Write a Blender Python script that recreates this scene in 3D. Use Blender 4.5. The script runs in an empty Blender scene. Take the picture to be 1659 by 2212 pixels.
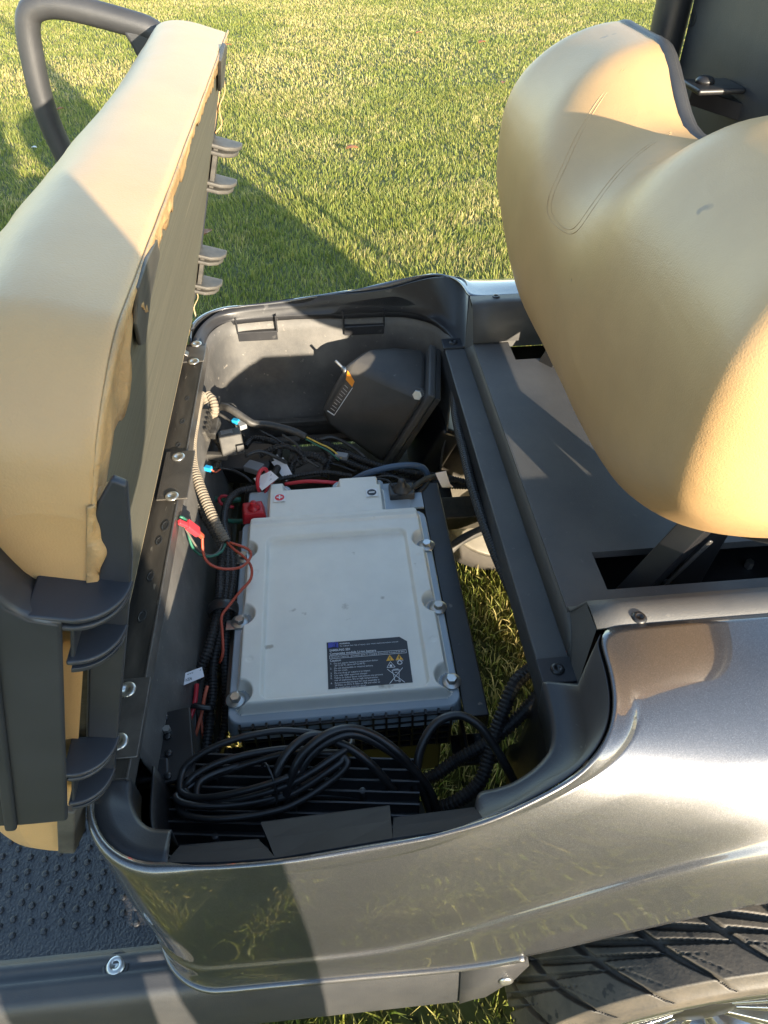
import bpy, bmesh, math, random
import numpy as np
from mathutils import Vector, Matrix, Euler

random.seed(7)
RNG = np.random.default_rng(11)
SC = bpy.context.scene
COL = SC.collection
R = math.radians

# ------------------------------------------------------------------ camera
FPX, PCX, PCY = 1533.0, 829.5, 1106.0          # measured on a 1659 x 2212 view of the place
GZ = -0.08                                      # lawn level
CAMZ = 1.36
_v1 = np.array([-190, 1440, -FPX]); _v1 /= np.linalg.norm(_v1)
_v2 = np.array([24500, 1714, -FPX]); _v2 /= np.linalg.norm(_v2)
_v2 = _v2 - _v1 * (_v1 @ _v2); _v2 /= np.linalg.norm(_v2)
_v3 = np.cross(_v2, _v1)
RC = np.array([_v2, _v1, _v3])                  # camera -> world
CAM = np.array([0, 0, CAMZ])

cam_d = bpy.data.cameras.new('camera')
cam_d.sensor_fit = 'VERTICAL'
cam_d.sensor_height = 36.0
cam_d.lens = 36.0 * FPX / 2212.0
cam_d.clip_start = 0.02
cam_d.clip_end = 500
cam = bpy.data.objects.new('camera', cam_d)
COL.objects.link(cam)
cam.matrix_world = Matrix([[RC[0][0], RC[0][1], RC[0][2], 0], [RC[1][0], RC[1][1], RC[1][2], 0],
                           [RC[2][0], RC[2][1], RC[2][2], CAMZ], [0, 0, 0, 1]])
SC.camera = cam

# ------------------------------------------------------------------ sky, sun, exposure
SUN_EL = 11.5
SUN_TO = np.array([0.416, -0.909])              # horizontal direction towards the sun
w = bpy.data.worlds.new('World'); SC.world = w; w.use_nodes = True
nt = w.node_tree
sky = nt.nodes.new('ShaderNodeTexSky'); sky.sky_type = 'NISHITA'; sky.sun_disc = False
sky.sun_elevation = R(SUN_EL); sky.sun_rotation = math.atan2(SUN_TO[0], SUN_TO[1])
sky.air_density = 1.0; sky.dust_density = 0.25
nt.links.new(sky.outputs[0], nt.nodes['Background'].inputs[0])
nt.nodes['Background'].inputs[1].default_value = 0.15
sd = bpy.data.lights.new('sun', 'SUN'); sd.energy = 4.2; sd.angle = R(0.55); sd.color = (1.0, 0.86, 0.66)
sun = bpy.data.objects.new('sun', sd); COL.objects.link(sun)
ce = math.cos(R(SUN_EL))
sdir = Vector((SUN_TO[0] * ce, SUN_TO[1] * ce, math.sin(R(SUN_EL))))
sun.rotation_euler = sdir.to_track_quat('Z', 'Y').to_euler()
sun.location = (2, -5, 4)
SC.view_settings.view_transform = 'Standard'
SC.view_settings.look = 'None'
SC.view_settings.exposure = 2.0
SC.view_settings.gamma = 1.0
SC.render.engine = 'CYCLES'
SC.cycles.max_bounces = 8
SC.cycles.use_denoising = True

# ------------------------------------------------------------------ measuring helpers
def _ray(u, v):
    return RC @ np.array([u - PCX, -(v - PCY), -FPX])
def PZ(u, v, z):
    d = _ray(u, v); return CAM + d * ((z - CAM[2]) / d[2])
def PY(u, v, y):
    d = _ray(u, v); return CAM + d * (y / d[1])
def PX(u, v, x):
    d = _ray(u, v); return CAM + d * (x / d[0])
def PZs(pts, z=None):
    return [PZ(p[0], p[1], p[2] if len(p) > 2 else z) for p in pts]

# ------------------------------------------------------------------ materials
MATS = {}
def mat(name, col, rough=0.5, metal=0.0, col2=None, nscale=8.0, nlo=0.35, nhi=0.7, bump=0.0, bscale=200.0, coat=0.0,
        spec=0.5, sss=0.0, detail=6.0, stretch=None, rough2=None, third=None, attr=None, trans=0.0, bdist=0.001, bump2=None):
    m = bpy.data.materials.new(name); m.use_nodes = True
    n = m.node_tree.nodes; l = m.node_tree.links
    b = n['Principled BSDF']
    b.inputs['Roughness'].default_value = rough
    b.inputs['Metallic'].default_value = metal
    b.inputs['Coat Weight'].default_value = coat
    b.inputs['Coat Roughness'].default_value = 0.04
    b.inputs['Specular IOR Level'].default_value = spec
    b.inputs['Transmission Weight'].default_value = trans
    b.inputs['Base Color'].default_value = (*col, 1)
    if sss:
        b.inputs['Subsurface Weight'].default_value = sss
        b.inputs['Subsurface Radius'].default_value = (0.01, 0.01, 0.008)
        b.inputs['Subsurface Scale'].default_value = 0.5
    tc = n.new('ShaderNodeTexCoord'); mp = n.new('ShaderNodeMapping')
    l.new(tc.outputs['Object'], mp.inputs[0])
    if stretch: mp.inputs['Scale'].default_value = stretch
    src = None
    if col2 is not None:
        nz = n.new('ShaderNodeTexNoise'); nz.inputs['Scale'].default_value = nscale; nz.inputs['Detail'].default_value = detail
        nz.inputs['Roughness'].default_value = 0.65
        l.new(mp.outputs[0], nz.inputs[0])
        rp = n.new('ShaderNodeValToRGB'); rp.color_ramp.elements[0].position = nlo; rp.color_ramp.elements[1].position = nhi
        rp.color_ramp.elements[0].color = (*col, 1); rp.color_ramp.elements[1].color = (*col2, 1)
        l.new(nz.outputs['Fac'], rp.inputs[0]); src = rp.outputs[0]
        if rough2 is not None:
            mr = n.new('ShaderNodeMapRange'); mr.inputs[1].default_value = nlo; mr.inputs[2].default_value = nhi
            mr.inputs[3].default_value = rough; mr.inputs[4].default_value = rough2
            l.new(nz.outputs['Fac'], mr.inputs[0]); l.new(mr.outputs[0], b.inputs['Roughness'])
        if third is not None:       # small specks: (colour, scale, threshold)
            n2 = n.new('ShaderNodeTexNoise'); n2.inputs['Scale'].default_value = third[1]; n2.inputs['Detail'].default_value = 3
            l.new(mp.outputs[0], n2.inputs[0])
            r2 = n.new('ShaderNodeValToRGB'); r2.color_ramp.elements[0].position = third[2]; r2.color_ramp.elements[1].position = third[2] + 0.05
            l.new(n2.outputs['Fac'], r2.inputs[0])
            mx = n.new('ShaderNodeMix'); mx.data_type = 'RGBA'
            l.new(r2.outputs[0], mx.inputs[0]); l.new(src, mx.inputs[6]); mx.inputs[7].default_value = (*third[0], 1)
            src = mx.outputs[2]
        l.new(src, b.inputs['Base Color'])
    if attr:
        at = n.new('ShaderNodeAttribute'); at.attribute_name = attr
        l.new(at.outputs['Color'], b.inputs['Base Color'])
    if bump:
        nb = n.new('ShaderNodeTexNoise'); nb.inputs['Scale'].default_value = bscale; nb.inputs['Detail'].default_value = 2
        l.new(tc.outputs['Object'], nb.inputs[0])
        bp = n.new('ShaderNodeBump'); bp.inputs['Strength'].default_value = bump; bp.inputs['Distance'].default_value = bdist
        l.new(nb.outputs['Fac'], bp.inputs['Height']); l.new(bp.outputs[0], b.inputs['Normal'])
        if bump2:                   # broad soft creases: (strength, scale, distance, stretch)
            m2 = n.new('ShaderNodeMapping'); m2.inputs['Scale'].default_value = bump2[3]; l.new(tc.outputs['Object'], m2.inputs[0])
            n3 = n.new('ShaderNodeTexNoise'); n3.inputs['Scale'].default_value = bump2[1]; n3.inputs['Detail'].default_value = 4; n3.inputs['Distortion'].default_value = 0.6
            l.new(m2.outputs[0], n3.inputs[0])
            b2 = n.new('ShaderNodeBump'); b2.inputs['Strength'].default_value = bump2[0]; b2.inputs['Distance'].default_value = bump2[2]
            l.new(n3.outputs['Fac'], b2.inputs['Height']); l.new(b2.outputs[0], bp.inputs['Normal'])
    MATS[name] = m
    return m

mat('vinyl', (0.53, 0.330, 0.150), 0.42, col2=(0.455, 0.285, 0.133), nscale=6, bump=0.30, bscale=620, third=((0.27, 0.18, 0.10), 26, 0.735), bdist=0.0009, bump2=(0.22, 14, 0.006, (1, 0.45, 1.3)))
mat('vinyl_worn', (0.50, 0.315, 0.145), 0.5, col2=(0.31, 0.195, 0.095), nscale=11, bump=0.5, bscale=420, bdist=0.001, bump2=(0.8, 40, 0.006, (1, 1, 1)))
mat('plywood', (0.075, 0.072, 0.052), 0.8, col2=(0.115, 0.108, 0.078), nscale=30, stretch=(1, 0.10, 6), bump=0.4, bscale=300, third=((0.24, 0.21, 0.14), 34, 0.70))
mat('ply_edge', (0.50, 0.40, 0.24), 0.75, col2=(0.30, 0.22, 0.12), nscale=60)
mat('black_grain', (0.030, 0.031, 0.034), 0.48, col2=(0.045, 0.045, 0.047), nscale=14, bump=0.5, bscale=900, bdist=0.0007)
mat('tray_grain', (0.060, 0.060, 0.062), 0.55, col2=(0.088, 0.085, 0.081), nscale=9, bump=0.5, bscale=850, bdist=0.0007, third=((0.10, 0.097, 0.092), 90, 0.69))
mat('liner_dusty', (0.066, 0.066, 0.066), 0.55, col2=(0.165, 0.156, 0.143), nscale=7, bump=0.5, bscale=600, bdist=0.0008, third=((0.19, 0.175, 0.155), 90, 0.66))
mat('rim_plastic', (0.024, 0.025, 0.029), 0.36, col2=(0.036, 0.036, 0.039), nscale=12, rough2=0.45, bump=0.08, bscale=500, third=((0.085, 0.083, 0.082), 40, 0.67))
mat('flange_plastic', (0.020, 0.021, 0.025), 0.55, col2=(0.032, 0.032, 0.036), nscale=14, spec=0.25, third=((0.07, 0.068, 0.066), 40, 0.68))
mat('bracket_plastic', (0.022, 0.025, 0.033), 0.36, col2=(0.042, 0.046, 0.056), nscale=6, rough2=0.5, third=((0.09, 0.10, 0.115), 24, 0.69))
mat('black_satin', (0.012, 0.012, 0.014), 0.32, col2=(0.022, 0.021, 0.021), nscale=9, rough2=0.5)
mat('black_steel', (0.014, 0.014, 0.015), 0.28, col2=(0.03, 0.027, 0.024), nscale=18, rough2=0.5, third=((0.12, 0.10, 0.08), 50, 0.70))
mat('rail_steel', (0.030, 0.028, 0.026), 0.30, metal=0.3, col2=(0.085, 0.075, 0.062), nscale=16, rough2=0.5, third=((0.20, 0.18, 0.15), 75, 0.70), stretch=(2, 0.4, 1))
mat('plate_grain', (0.055, 0.05, 0.045), 0.45, metal=0.3, col2=(0.10, 0.09, 0.078), nscale=12, bump=0.6, bscale=600, bdist=0.0008)
mat('plate_smooth', (0.10, 0.095, 0.09), 0.33, metal=0.6, col2=(0.17, 0.16, 0.15), nscale=25)
mat('zinc', (0.62, 0.62, 0.60), 0.30, metal=0.9, col2=(0.42, 0.42, 0.40), nscale=60)
mat('tan_conduit', (0.26, 0.22, 0.165), 0.7, col2=(0.15, 0.125, 0.095), nscale=25)
mat('conduit', (0.014, 0.014, 0.015), 0.38, col2=(0.035, 0.033, 0.031), nscale=30, rough2=0.6)
mat('rubber_cord', (0.012, 0.012, 0.013), 0.33, col2=(0.022, 0.022, 0.023), nscale=20)
mat('tape', (0.018, 0.018, 0.018), 0.35, col2=(0.07, 0.066, 0.06), nscale=40, rough2=0.6)
mat('dust_black', (0.045, 0.043, 0.04), 0.6, col2=(0.10, 0.094, 0.083), nscale=30)
mat('cover_plastic', (0.036, 0.036, 0.036), 0.40, col2=(0.078, 0.073, 0.067), nscale=7, rough2=0.55, third=((0.12, 0.115, 0.105), 60, 0.73))
mat('cover_flange', (0.075, 0.074, 0.074), 0.5, col2=(0.10, 0.098, 0.094), nscale=9)
mat('fin_metal', (0.050, 0.052, 0.056), 0.42, metal=0.4, col2=(0.075, 0.077, 0.08), nscale=30)
mat('lid', (0.80, 0.785, 0.705), 0.42, col2=(0.71, 0.70, 0.635), nscale=9, sss=0.25, third=((0.43, 0.40, 0.335), 26, 0.675), bump=0.12, bscale=350, bdist=0.0004)
mat('lid_lip', (0.36, 0.42, 0.47), 0.4)
mat('crate', (0.012, 0.012, 0.014), 0.4)
mat('label_dark', (0.020, 0.020, 0.024), 0.35)
mat('print_white', (0.70, 0.72, 0.74), 0.5)
mat('print_grey', (0.30, 0.31, 0.32), 0.5)
mat('print_black', (0.02, 0.02, 0.02), 0.5)
mat('print_blue', (0.045, 0.06, 0.36), 0.4)
mat('print_yellow', (0.80, 0.42, 0.03), 0.4)
mat('print_orange', (0.80, 0.27, 0.02), 0.4)
mat('sticker_white', (0.75, 0.76, 0.76), 0.45)
mat('print_red', (0.62, 0.02, 0.03), 0.4)
mat('red_cap', (0.48, 0.012, 0.022), 0.38, col2=(0.36, 0.012, 0.02), nscale=40, sss=0.1)
mat('red_wire', (0.55, 0.03, 0.045), 0.4)
mat('orange_wire', (0.42, 0.07, 0.035), 0.5)
mat('coral_wire', (0.55, 0.13, 0.07), 0.5)
mat('green_wire', (0.025, 0.13, 0.085), 0.45)
mat('grey_wire', (0.13, 0.12, 0.10), 0.5)
mat('blue_cable', (0.07, 0.11, 0.17), 0.4)
mat('blue_clip', (0.02, 0.32, 0.62), 0.4)
mat('yellow_wire', (0.62, 0.42, 0.06), 0.45)
mat('pink_connector', (0.70, 0.06, 0.08), 0.3, trans=0.25)
mat('paper', (0.72, 0.72, 0.74), 0.55)
mat('grey_connector', (0.20, 0.205, 0.215), 0.5)
mat('tyre', (0.038, 0.035, 0.031), 0.6, col2=(0.105, 0.088, 0.068), nscale=9, nlo=0.42, nhi=0.66, bump=0.3, bscale=250, third=((0.014, 0.014, 0.014), 45, 0.66))
mat('tyre_inner', (0.045, 0.039, 0.034), 0.8, col2=(0.075, 0.066, 0.055), nscale=9)
mat('groove', (0.012, 0.012, 0.012), 0.6)
mat('alloy', (0.55, 0.55, 0.54), 0.22, metal=0.95)
mat('wheel_black', (0.015, 0.015, 0.015), 0.3)
mat('steel_rim', (0.15, 0.135, 0.11), 0.5, metal=0.3, col2=(0.10, 0.088, 0.07), nscale=20)
mat('frame_tan', (0.10, 0.085, 0.06), 0.5, metal=0.2, col2=(0.03, 0.027, 0.022), nscale=14, third=((0.25, 0.20, 0.13), 40, 0.68))
mat('frame_olive', (0.035, 0.033, 0.018), 0.5, col2=(0.07, 0.065, 0.03), nscale=20)
mat('mat_rubber', (0.026, 0.028, 0.033), 0.5, bump=1.0, bscale=260, bdist=0.0025, col2=(0.036, 0.038, 0.043), nscale=12)
mat('sill_plastic', (0.033, 0.034, 0.037), 0.42, col2=(0.05, 0.05, 0.051), nscale=9, bump=0.45, bscale=700, bdist=0.0006)
mat('soil', (0.070, 0.085, 0.022), 0.9, col2=(0.12, 0.115, 0.04), nscale=3, third=((0.03, 0.035, 0.012), 40, 0.60))
mat('leaf', (0.26, 0.09, 0.04), 0.6, col2=(0.34, 0.17, 0.07), nscale=60)
mat('white_litter', (0.75, 0.74, 0.71), 0.6)
mat('shirt', (0.05, 0.055, 0.07), 0.8)
mat('skin', (0.50, 0.30, 0.20), 0.5)
mat('phone', (0.02, 0.02, 0.022), 0.2)

# grass: per blade colour, a little light passes through
m = mat('grass', (0.1, 0.14, 0.03), 0.45, attr='tint', spec=0.35)
n = m.node_tree.nodes; l = m.node_tree.links
tr = n.new('ShaderNodeBsdfTranslucent'); at = n.new('ShaderNodeAttribute'); at.attribute_name = 'tint'
l.new(at.outputs['Color'], tr.inputs['Color'])
mx = n.new('ShaderNodeMixShader'); mx.inputs[0].default_value = 0.40
l.new(n['Principled BSDF'].outputs[0], mx.inputs[1]); l.new(tr.outputs[0], mx.inputs[2])
l.new(mx.outputs[0], n['Material Output'].inputs[0])

# metallic paint with flakes under a clear coat
m = mat('paint', (0.105, 0.10, 0.10), 0.30, metal=0.7, coat=1.0)
n = m.node_tree.nodes; l = m.node_tree.links; b = n['Principled BSDF']
b.inputs['Coat Roughness'].default_value = 0.035; b.inputs['Coat IOR'].default_value = 1.75
tc = n.new('ShaderNodeTexCoord')
vo = n.new('ShaderNodeTexVoronoi'); vo.inputs['Scale'].default_value = 2600
l.new(tc.outputs['Object'], vo.inputs[0])
rp = n.new('ShaderNodeValToRGB'); rp.color_ramp.elements[0].color = (0.074, 0.076, 0.083, 1); rp.color_ramp.elements[1].color = (0.150, 0.152, 0.162, 1)
rp.color_ramp.elements[0].position = 0.55; rp.color_ramp.elements[1].position = 1.0
sp = n.new('ShaderNodeSeparateColor'); l.new(vo.outputs['Color'], sp.inputs[0])
l.new(sp.outputs[0], rp.inputs[0])
nd = n.new('ShaderNodeTexNoise'); nd.inputs['Scale'].default_value = 5; nd.inputs['Detail'].default_value = 8; l.new(tc.outputs['Object'], nd.inputs[0])
rd = n.new('ShaderNodeValToRGB'); rd.color_ramp.elements[0].position = 0.5; rd.color_ramp.elements[1].position = 0.75
rd.color_ramp.elements[1].color = (0.30, 0.30, 0.30, 1)
l.new(nd.outputs['Fac'], rd.inputs[0])
mxc = n.new('ShaderNodeMix'); mxc.data_type = 'RGBA'; l.new(rd.outputs[0], mxc.inputs[0]); l.new(rp.outputs[0], mxc.inputs[6])
mxc.inputs[7].default_value = (0.24, 0.225, 0.20, 1); l.new(mxc.outputs[2], b.inputs['Base Color'])
mr = n.new('ShaderNodeMapRange'); mr.inputs[3].default_value = 0.36; mr.inputs[4].default_value = 0.46
l.new(sp.outputs[1], mr.inputs[0]); l.new(mr.outputs[0], b.inputs['Roughness'])

# ------------------------------------------------------------------ object helpers
WLOC = {}
def link(o, parent=None, loc=(0, 0, 0)):
    COL.objects.link(o)
    loc = Vector(loc)
    if parent is not None:
        o.parent = parent
        o.location = loc - WLOC[parent.name]
    else:
        o.location = loc
    WLOC[o.name] = loc
    return o
def thing(name, label, cat, loc, group=None):
    o = bpy.data.objects.new(name, None); o.empty_display_size = 0.05
    link(o, None, loc); o['label'] = label; o['category'] = cat
    if group: o['group'] = group
    return o
def tag(o, label, cat, group=None, kind=None):
    o['label'] = label; o['category'] = cat
    if group: o['group'] = group
    if kind: o['kind'] = kind
    return o
def obj(name, verts, faces, m, parent=None, smooth=False, bevel=0.0, segs=2, solid=0.0, subsurf=0, loc=None):
    """verts in place coordinates; the origin goes to the base of the shape"""
    V = np.array([tuple(v) for v in verts], dtype=float)
    if loc is None:
        loc = np.array([(V[:, 0].min() + V[:, 0].max()) / 2, (V[:, 1].min() + V[:, 1].max()) / 2, V[:, 2].min()])
        V = V - loc
    me = bpy.data.meshes.new(name)
    me.from_pydata(V.tolist(), [], [tuple(int(i) for i in f) for f in faces])
    me.validate(); me.update()
    return objm(name, me, m, parent, smooth, bevel, segs, solid, subsurf, loc)
def objm(name, me, m, parent=None, smooth=False, bevel=0.0, segs=2, solid=0.0, subsurf=0, loc=(0, 0, 0), rot=None):
    o = bpy.data.objects.new(name, me)
    if m is not None:
        for mm in (m if isinstance(m, (list, tuple)) else [m]):
            if len(me.materials) < (len(m) if isinstance(m, (list, tuple)) else 1): me.materials.append(MATS[mm])
    if smooth:
        me.polygons.foreach_set('use_smooth', [True] * len(me.polygons))
    link(o, parent, loc)
    if rot is not None: o.rotation_euler = rot
    if solid:
        md = o.modifiers.new('solid', 'SOLIDIFY'); md.thickness = solid; md.offset = -1
    if bevel:
        md = o.modifiers.new('bevel', 'BEVEL'); md.width = bevel; md.segments = segs; md.limit_method = 'ANGLE'; md.angle_limit = R(35)
        me.polygons.foreach_set('use_smooth', [True] * len(me.polygons))
        md.harden_normals = False
        wn = o.modifiers.new('wn', 'WEIGHTED_NORMAL'); wn.keep_sharp = False
    if subsurf:
        md = o.modifiers.new('sub', 'SUBSURF'); md.levels = subsurf; md.render_levels = subsurf
    return o

def box_vf(c, s, rot=None):
    V = []
    for dx in (-.5, .5):
        for dy in (-.5, .5):
            for dz in (-.5, .5):
                v = Vector((dx * s[0], dy * s[1], dz * s[2]))
                if rot is not None: v = rot @ v
                V.append((c[0] + v.x, c[1] + v.y, c[2] + v.z))
    F = [(0, 1, 3, 2), (4, 6, 7, 5), (0, 4, 5, 1), (2, 3, 7, 6), (0, 2, 6, 4), (1, 5, 7, 3)]
    return V, F
def merge(parts):
    V, F = [], []
    for v, f in parts:
        k = len(V); V += [tuple(p) for p in v]; F += [tuple(i + k for i in q) for q in f]
    return V, F
def rotz(a): return Matrix.Rotation(a, 3, 'Z')
def box(name, c, s, m, parent=None, rot=None, bevel=0.0, segs=2):
    v, f = box_vf(c, s, rot)
    return obj(name, v, f, m, parent, bevel=bevel, segs=segs)
def hexa(name, bottom, top, m, parent=None, bevel=0.0, segs=2):
    nn = len(bottom)
    V = [tuple(p) for p in bottom] + [tuple(p) for p in top]
    F = [tuple(range(nn))[::-1], tuple(range(nn, 2 * nn))] + [(i, (i + 1) % nn, nn + (i + 1) % nn, nn + i) for i in range(nn)]
    return obj(name, V, F, m, parent, bevel=bevel, segs=segs)
def prism(name, poly, d, m, parent=None, bevel=0.0, segs=2):
    """poly: list of 3D points, d: extrusion vector"""
    d = np.array(d)
    return hexa(name, [np.array(p) for p in poly], [np.array(p) + d for p in poly], m, parent, bevel, segs)
def cr(pts, n):
    """Catmull-Rom through pts, resampled to n points evenly by length"""
    P = np.array([tuple(p) for p in pts], dtype=float)
    if len(P) == 2:
        t = np.linspace(0, 1, n)[:, None]; return P[0] * (1 - t) + P[1] * t
    E = np.vstack([2 * P[0] - P[1], P, 2 * P[-1] - P[-2]])
    out = []
    for i in range(1, len(E) - 2):
        t = np.linspace(0, 1, 24, endpoint=False)[:, None]
        a, b_, c, d = E[i - 1], E[i], E[i + 1], E[i + 2]
        out.append(0.5 * ((2 * b_) + (-a + c) * t + (2 * a - 5 * b_ + 4 * c - d) * t ** 2 + (-a + 3 * b_ - 3 * c + d) * t ** 3))
    out = np.vstack(out + [P[-1:]])
    s = np.concatenate([[0], np.cumsum(np.linalg.norm(np.diff(out, axis=0), axis=1))])
    q = np.linspace(0, s[-1], n)
    return np.stack([np.interp(q, s, out[:, k]) for k in range(3)], axis=1)
def path_len(pts):
    c = cr(pts, 100); return np.linalg.norm(np.diff(c, axis=0), axis=1).sum()
def tube_vf(C, rad, k=10, flat=None, caps=True):
    n_ = len(C)
    T = np.gradient(C, axis=0); T /= np.linalg.norm(T, axis=1)[:, None] + 1e-12
    up = np.array([0, 0, 1.0]) if abs(T[0][2]) < 0.9 else np.array([1.0, 0, 0])
    N = up - T[0] * (up @ T[0]); N /= np.linalg.norm(N)
    rad = np.broadcast_to(np.array(rad, dtype=float), (n_,))
    ang = np.linspace(0, 2 * np.pi, k, endpoint=False)
    V = np.zeros((n_, k, 3))
    for i in range(n_):
        N = N - T[i] * (N @ T[i]); N /= np.linalg.norm(N) + 1e-12
        B = np.cross(T[i], N)
        fa, fb = (1, 1) if flat is None else flat
        V[i] = C[i] + rad[i] * (fa * np.cos(ang)[:, None] * N + fb * np.sin(ang)[:, None] * B)
    F = []
    for i in range(n_ - 1):
        for j in range(k):
            j2 = (j + 1) % k
            F.append((i * k + j, i * k + j2, (i + 1) * k + j2, (i + 1) * k + j))
    if caps:
        F.append(tuple(range(k))[::-1]); F.append(tuple((n_ - 1) * k + j for j in range(k)))
    return V.reshape(-1, 3), F
def tube(name, pts, r, m, parent=None, k=10, step=0.006, flat=None, closed_ends=True):
    n_ = max(6, int(path_len(pts) / step))
    v, f = tube_vf(cr(pts, n_), r, k, flat, closed_ends)
    return obj(name, v, f, m, parent, smooth=True)
def corrugated(name, pts, r, m, parent=None, pitch=0.0052, k=12):
    L = path_len(pts); per = max(4, int(L / pitch)); n_ = per * 4 + 1
    C = cr(pts, n_)
    pat = np.array([1.0, 1.0, 0.84, 0.84])
    rad = r * pat[np.arange(n_) % 4]
    v, f = tube_vf(C, rad, k)
    return obj(name, v, f, m, parent, smooth=False)
def grid(name, G, m, parent=None, smooth=True, solid=0.0, closed_u=False, closed_v=False, subsurf=0, mats=None):
    G = np.array(G, dtype=float); a, b_, _ = G.shape
    F = []
    for i in range(a if closed_u else a - 1):
        for j in range(b_ if closed_v else b_ - 1):
            i2, j2 = (i + 1) % a, (j + 1) % b_
            F.append((i * b_ + j, i2 * b_ + j, i2 * b_ + j2, i * b_ + j2))
    return obj(name, G.reshape(-1, 3), F, m, parent, smooth=smooth, solid=solid, subsurf=subsurf)
def lathe_mesh(name, prof, k=24, caps=(True, True)):
    """prof: (r, z) list, axis +z, returns mesh"""
    V, F = [], []
    for r_, z_ in prof:
        for j in range(k):
            a = 2 * math.pi * j / k; V.append((r_ * math.cos(a), r_ * math.sin(a), z_))
    for i in range(len(prof) - 1):
        for j in range(k):
            j2 = (j + 1) % k; F.append((i * k + j, i * k + j2, (i + 1) * k + j2, (i + 1) * k + j))
    if caps[0]: F.append(tuple(range(k))[::-1])
    if caps[1]: F.append(tuple((len(prof) - 1) * k + j for j in range(k)))
    me = bpy.data.meshes.new(name); me.from_pydata(V, [], F); me.update()
    return me
def smoothstep(a, b_, x):
    t = np.clip((x - a) / (b_ - a), 0, 1); return t * t * (3 - 2 * t)
def vnoise(x, y, seed=0):
    """cheap smooth value noise for shapes"""
    g = np.random.default_rng(seed).random((64, 64))
    x = np.asarray(x) % 63; y = np.asarray(y) % 63
    xi = np.floor(x).astype(int); yi = np.floor(y).astype(int)
    fx = x - xi; fy = y - yi; fx = fx * fx * (3 - 2 * fx); fy = fy * fy * (3 - 2 * fy)
    return (g[xi, yi] * (1 - fx) * (1 - fy) + g[xi + 1, yi] * fx * (1 - fy) + g[xi, yi + 1] * (1 - fx) * fy + g[xi + 1, yi + 1] * fx * fy) - 0.5

# shared small meshes
HEX = lathe_mesh('hex_head', [(0.0105, 0), (0.0105, 0.0065), (0.0096, 0.0078)], 6); HEX.materials.append(MATS['zinc'])
WASH = lathe_mesh('washer', [(0.0135, 0), (0.0138, 0.0012), (0.013, 0.002)], 24); WASH.materials.append(MATS['zinc'])
RIVET = lathe_mesh('rivet', [(0.0105, 0), (0.0105, 0.001), (0.009, 0.0022), (0.0045, 0.0025), (0.0040, 0.0012)], 24); RIVET.materials.append(MATS['zinc'])
TORX = lathe_mesh('torx_screw', [(0.0085, 0), (0.0085, 0.0015), (0.0065, 0.0038), (0.0035, 0.0044), (0.0030, 0.0025)], 18); TORX.materials.append(MATS['black_satin'])
for _m in (RIVET, TORX, WASH): _m.polygons.foreach_set('use_smooth', [True] * len(_m.polygons))

# ================================================================== THE LAWN
lawn_me = bpy.data.meshes.new('lawn')
lawn_me.from_pydata([(-150, -150, GZ), (150, -150, GZ), (150, 150, GZ), (-150, 150, GZ)], [], [(0, 1, 2, 3)])
lawn = objm('lawn', lawn_me, 'soil'); lawn['kind'] = 'structure'

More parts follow.
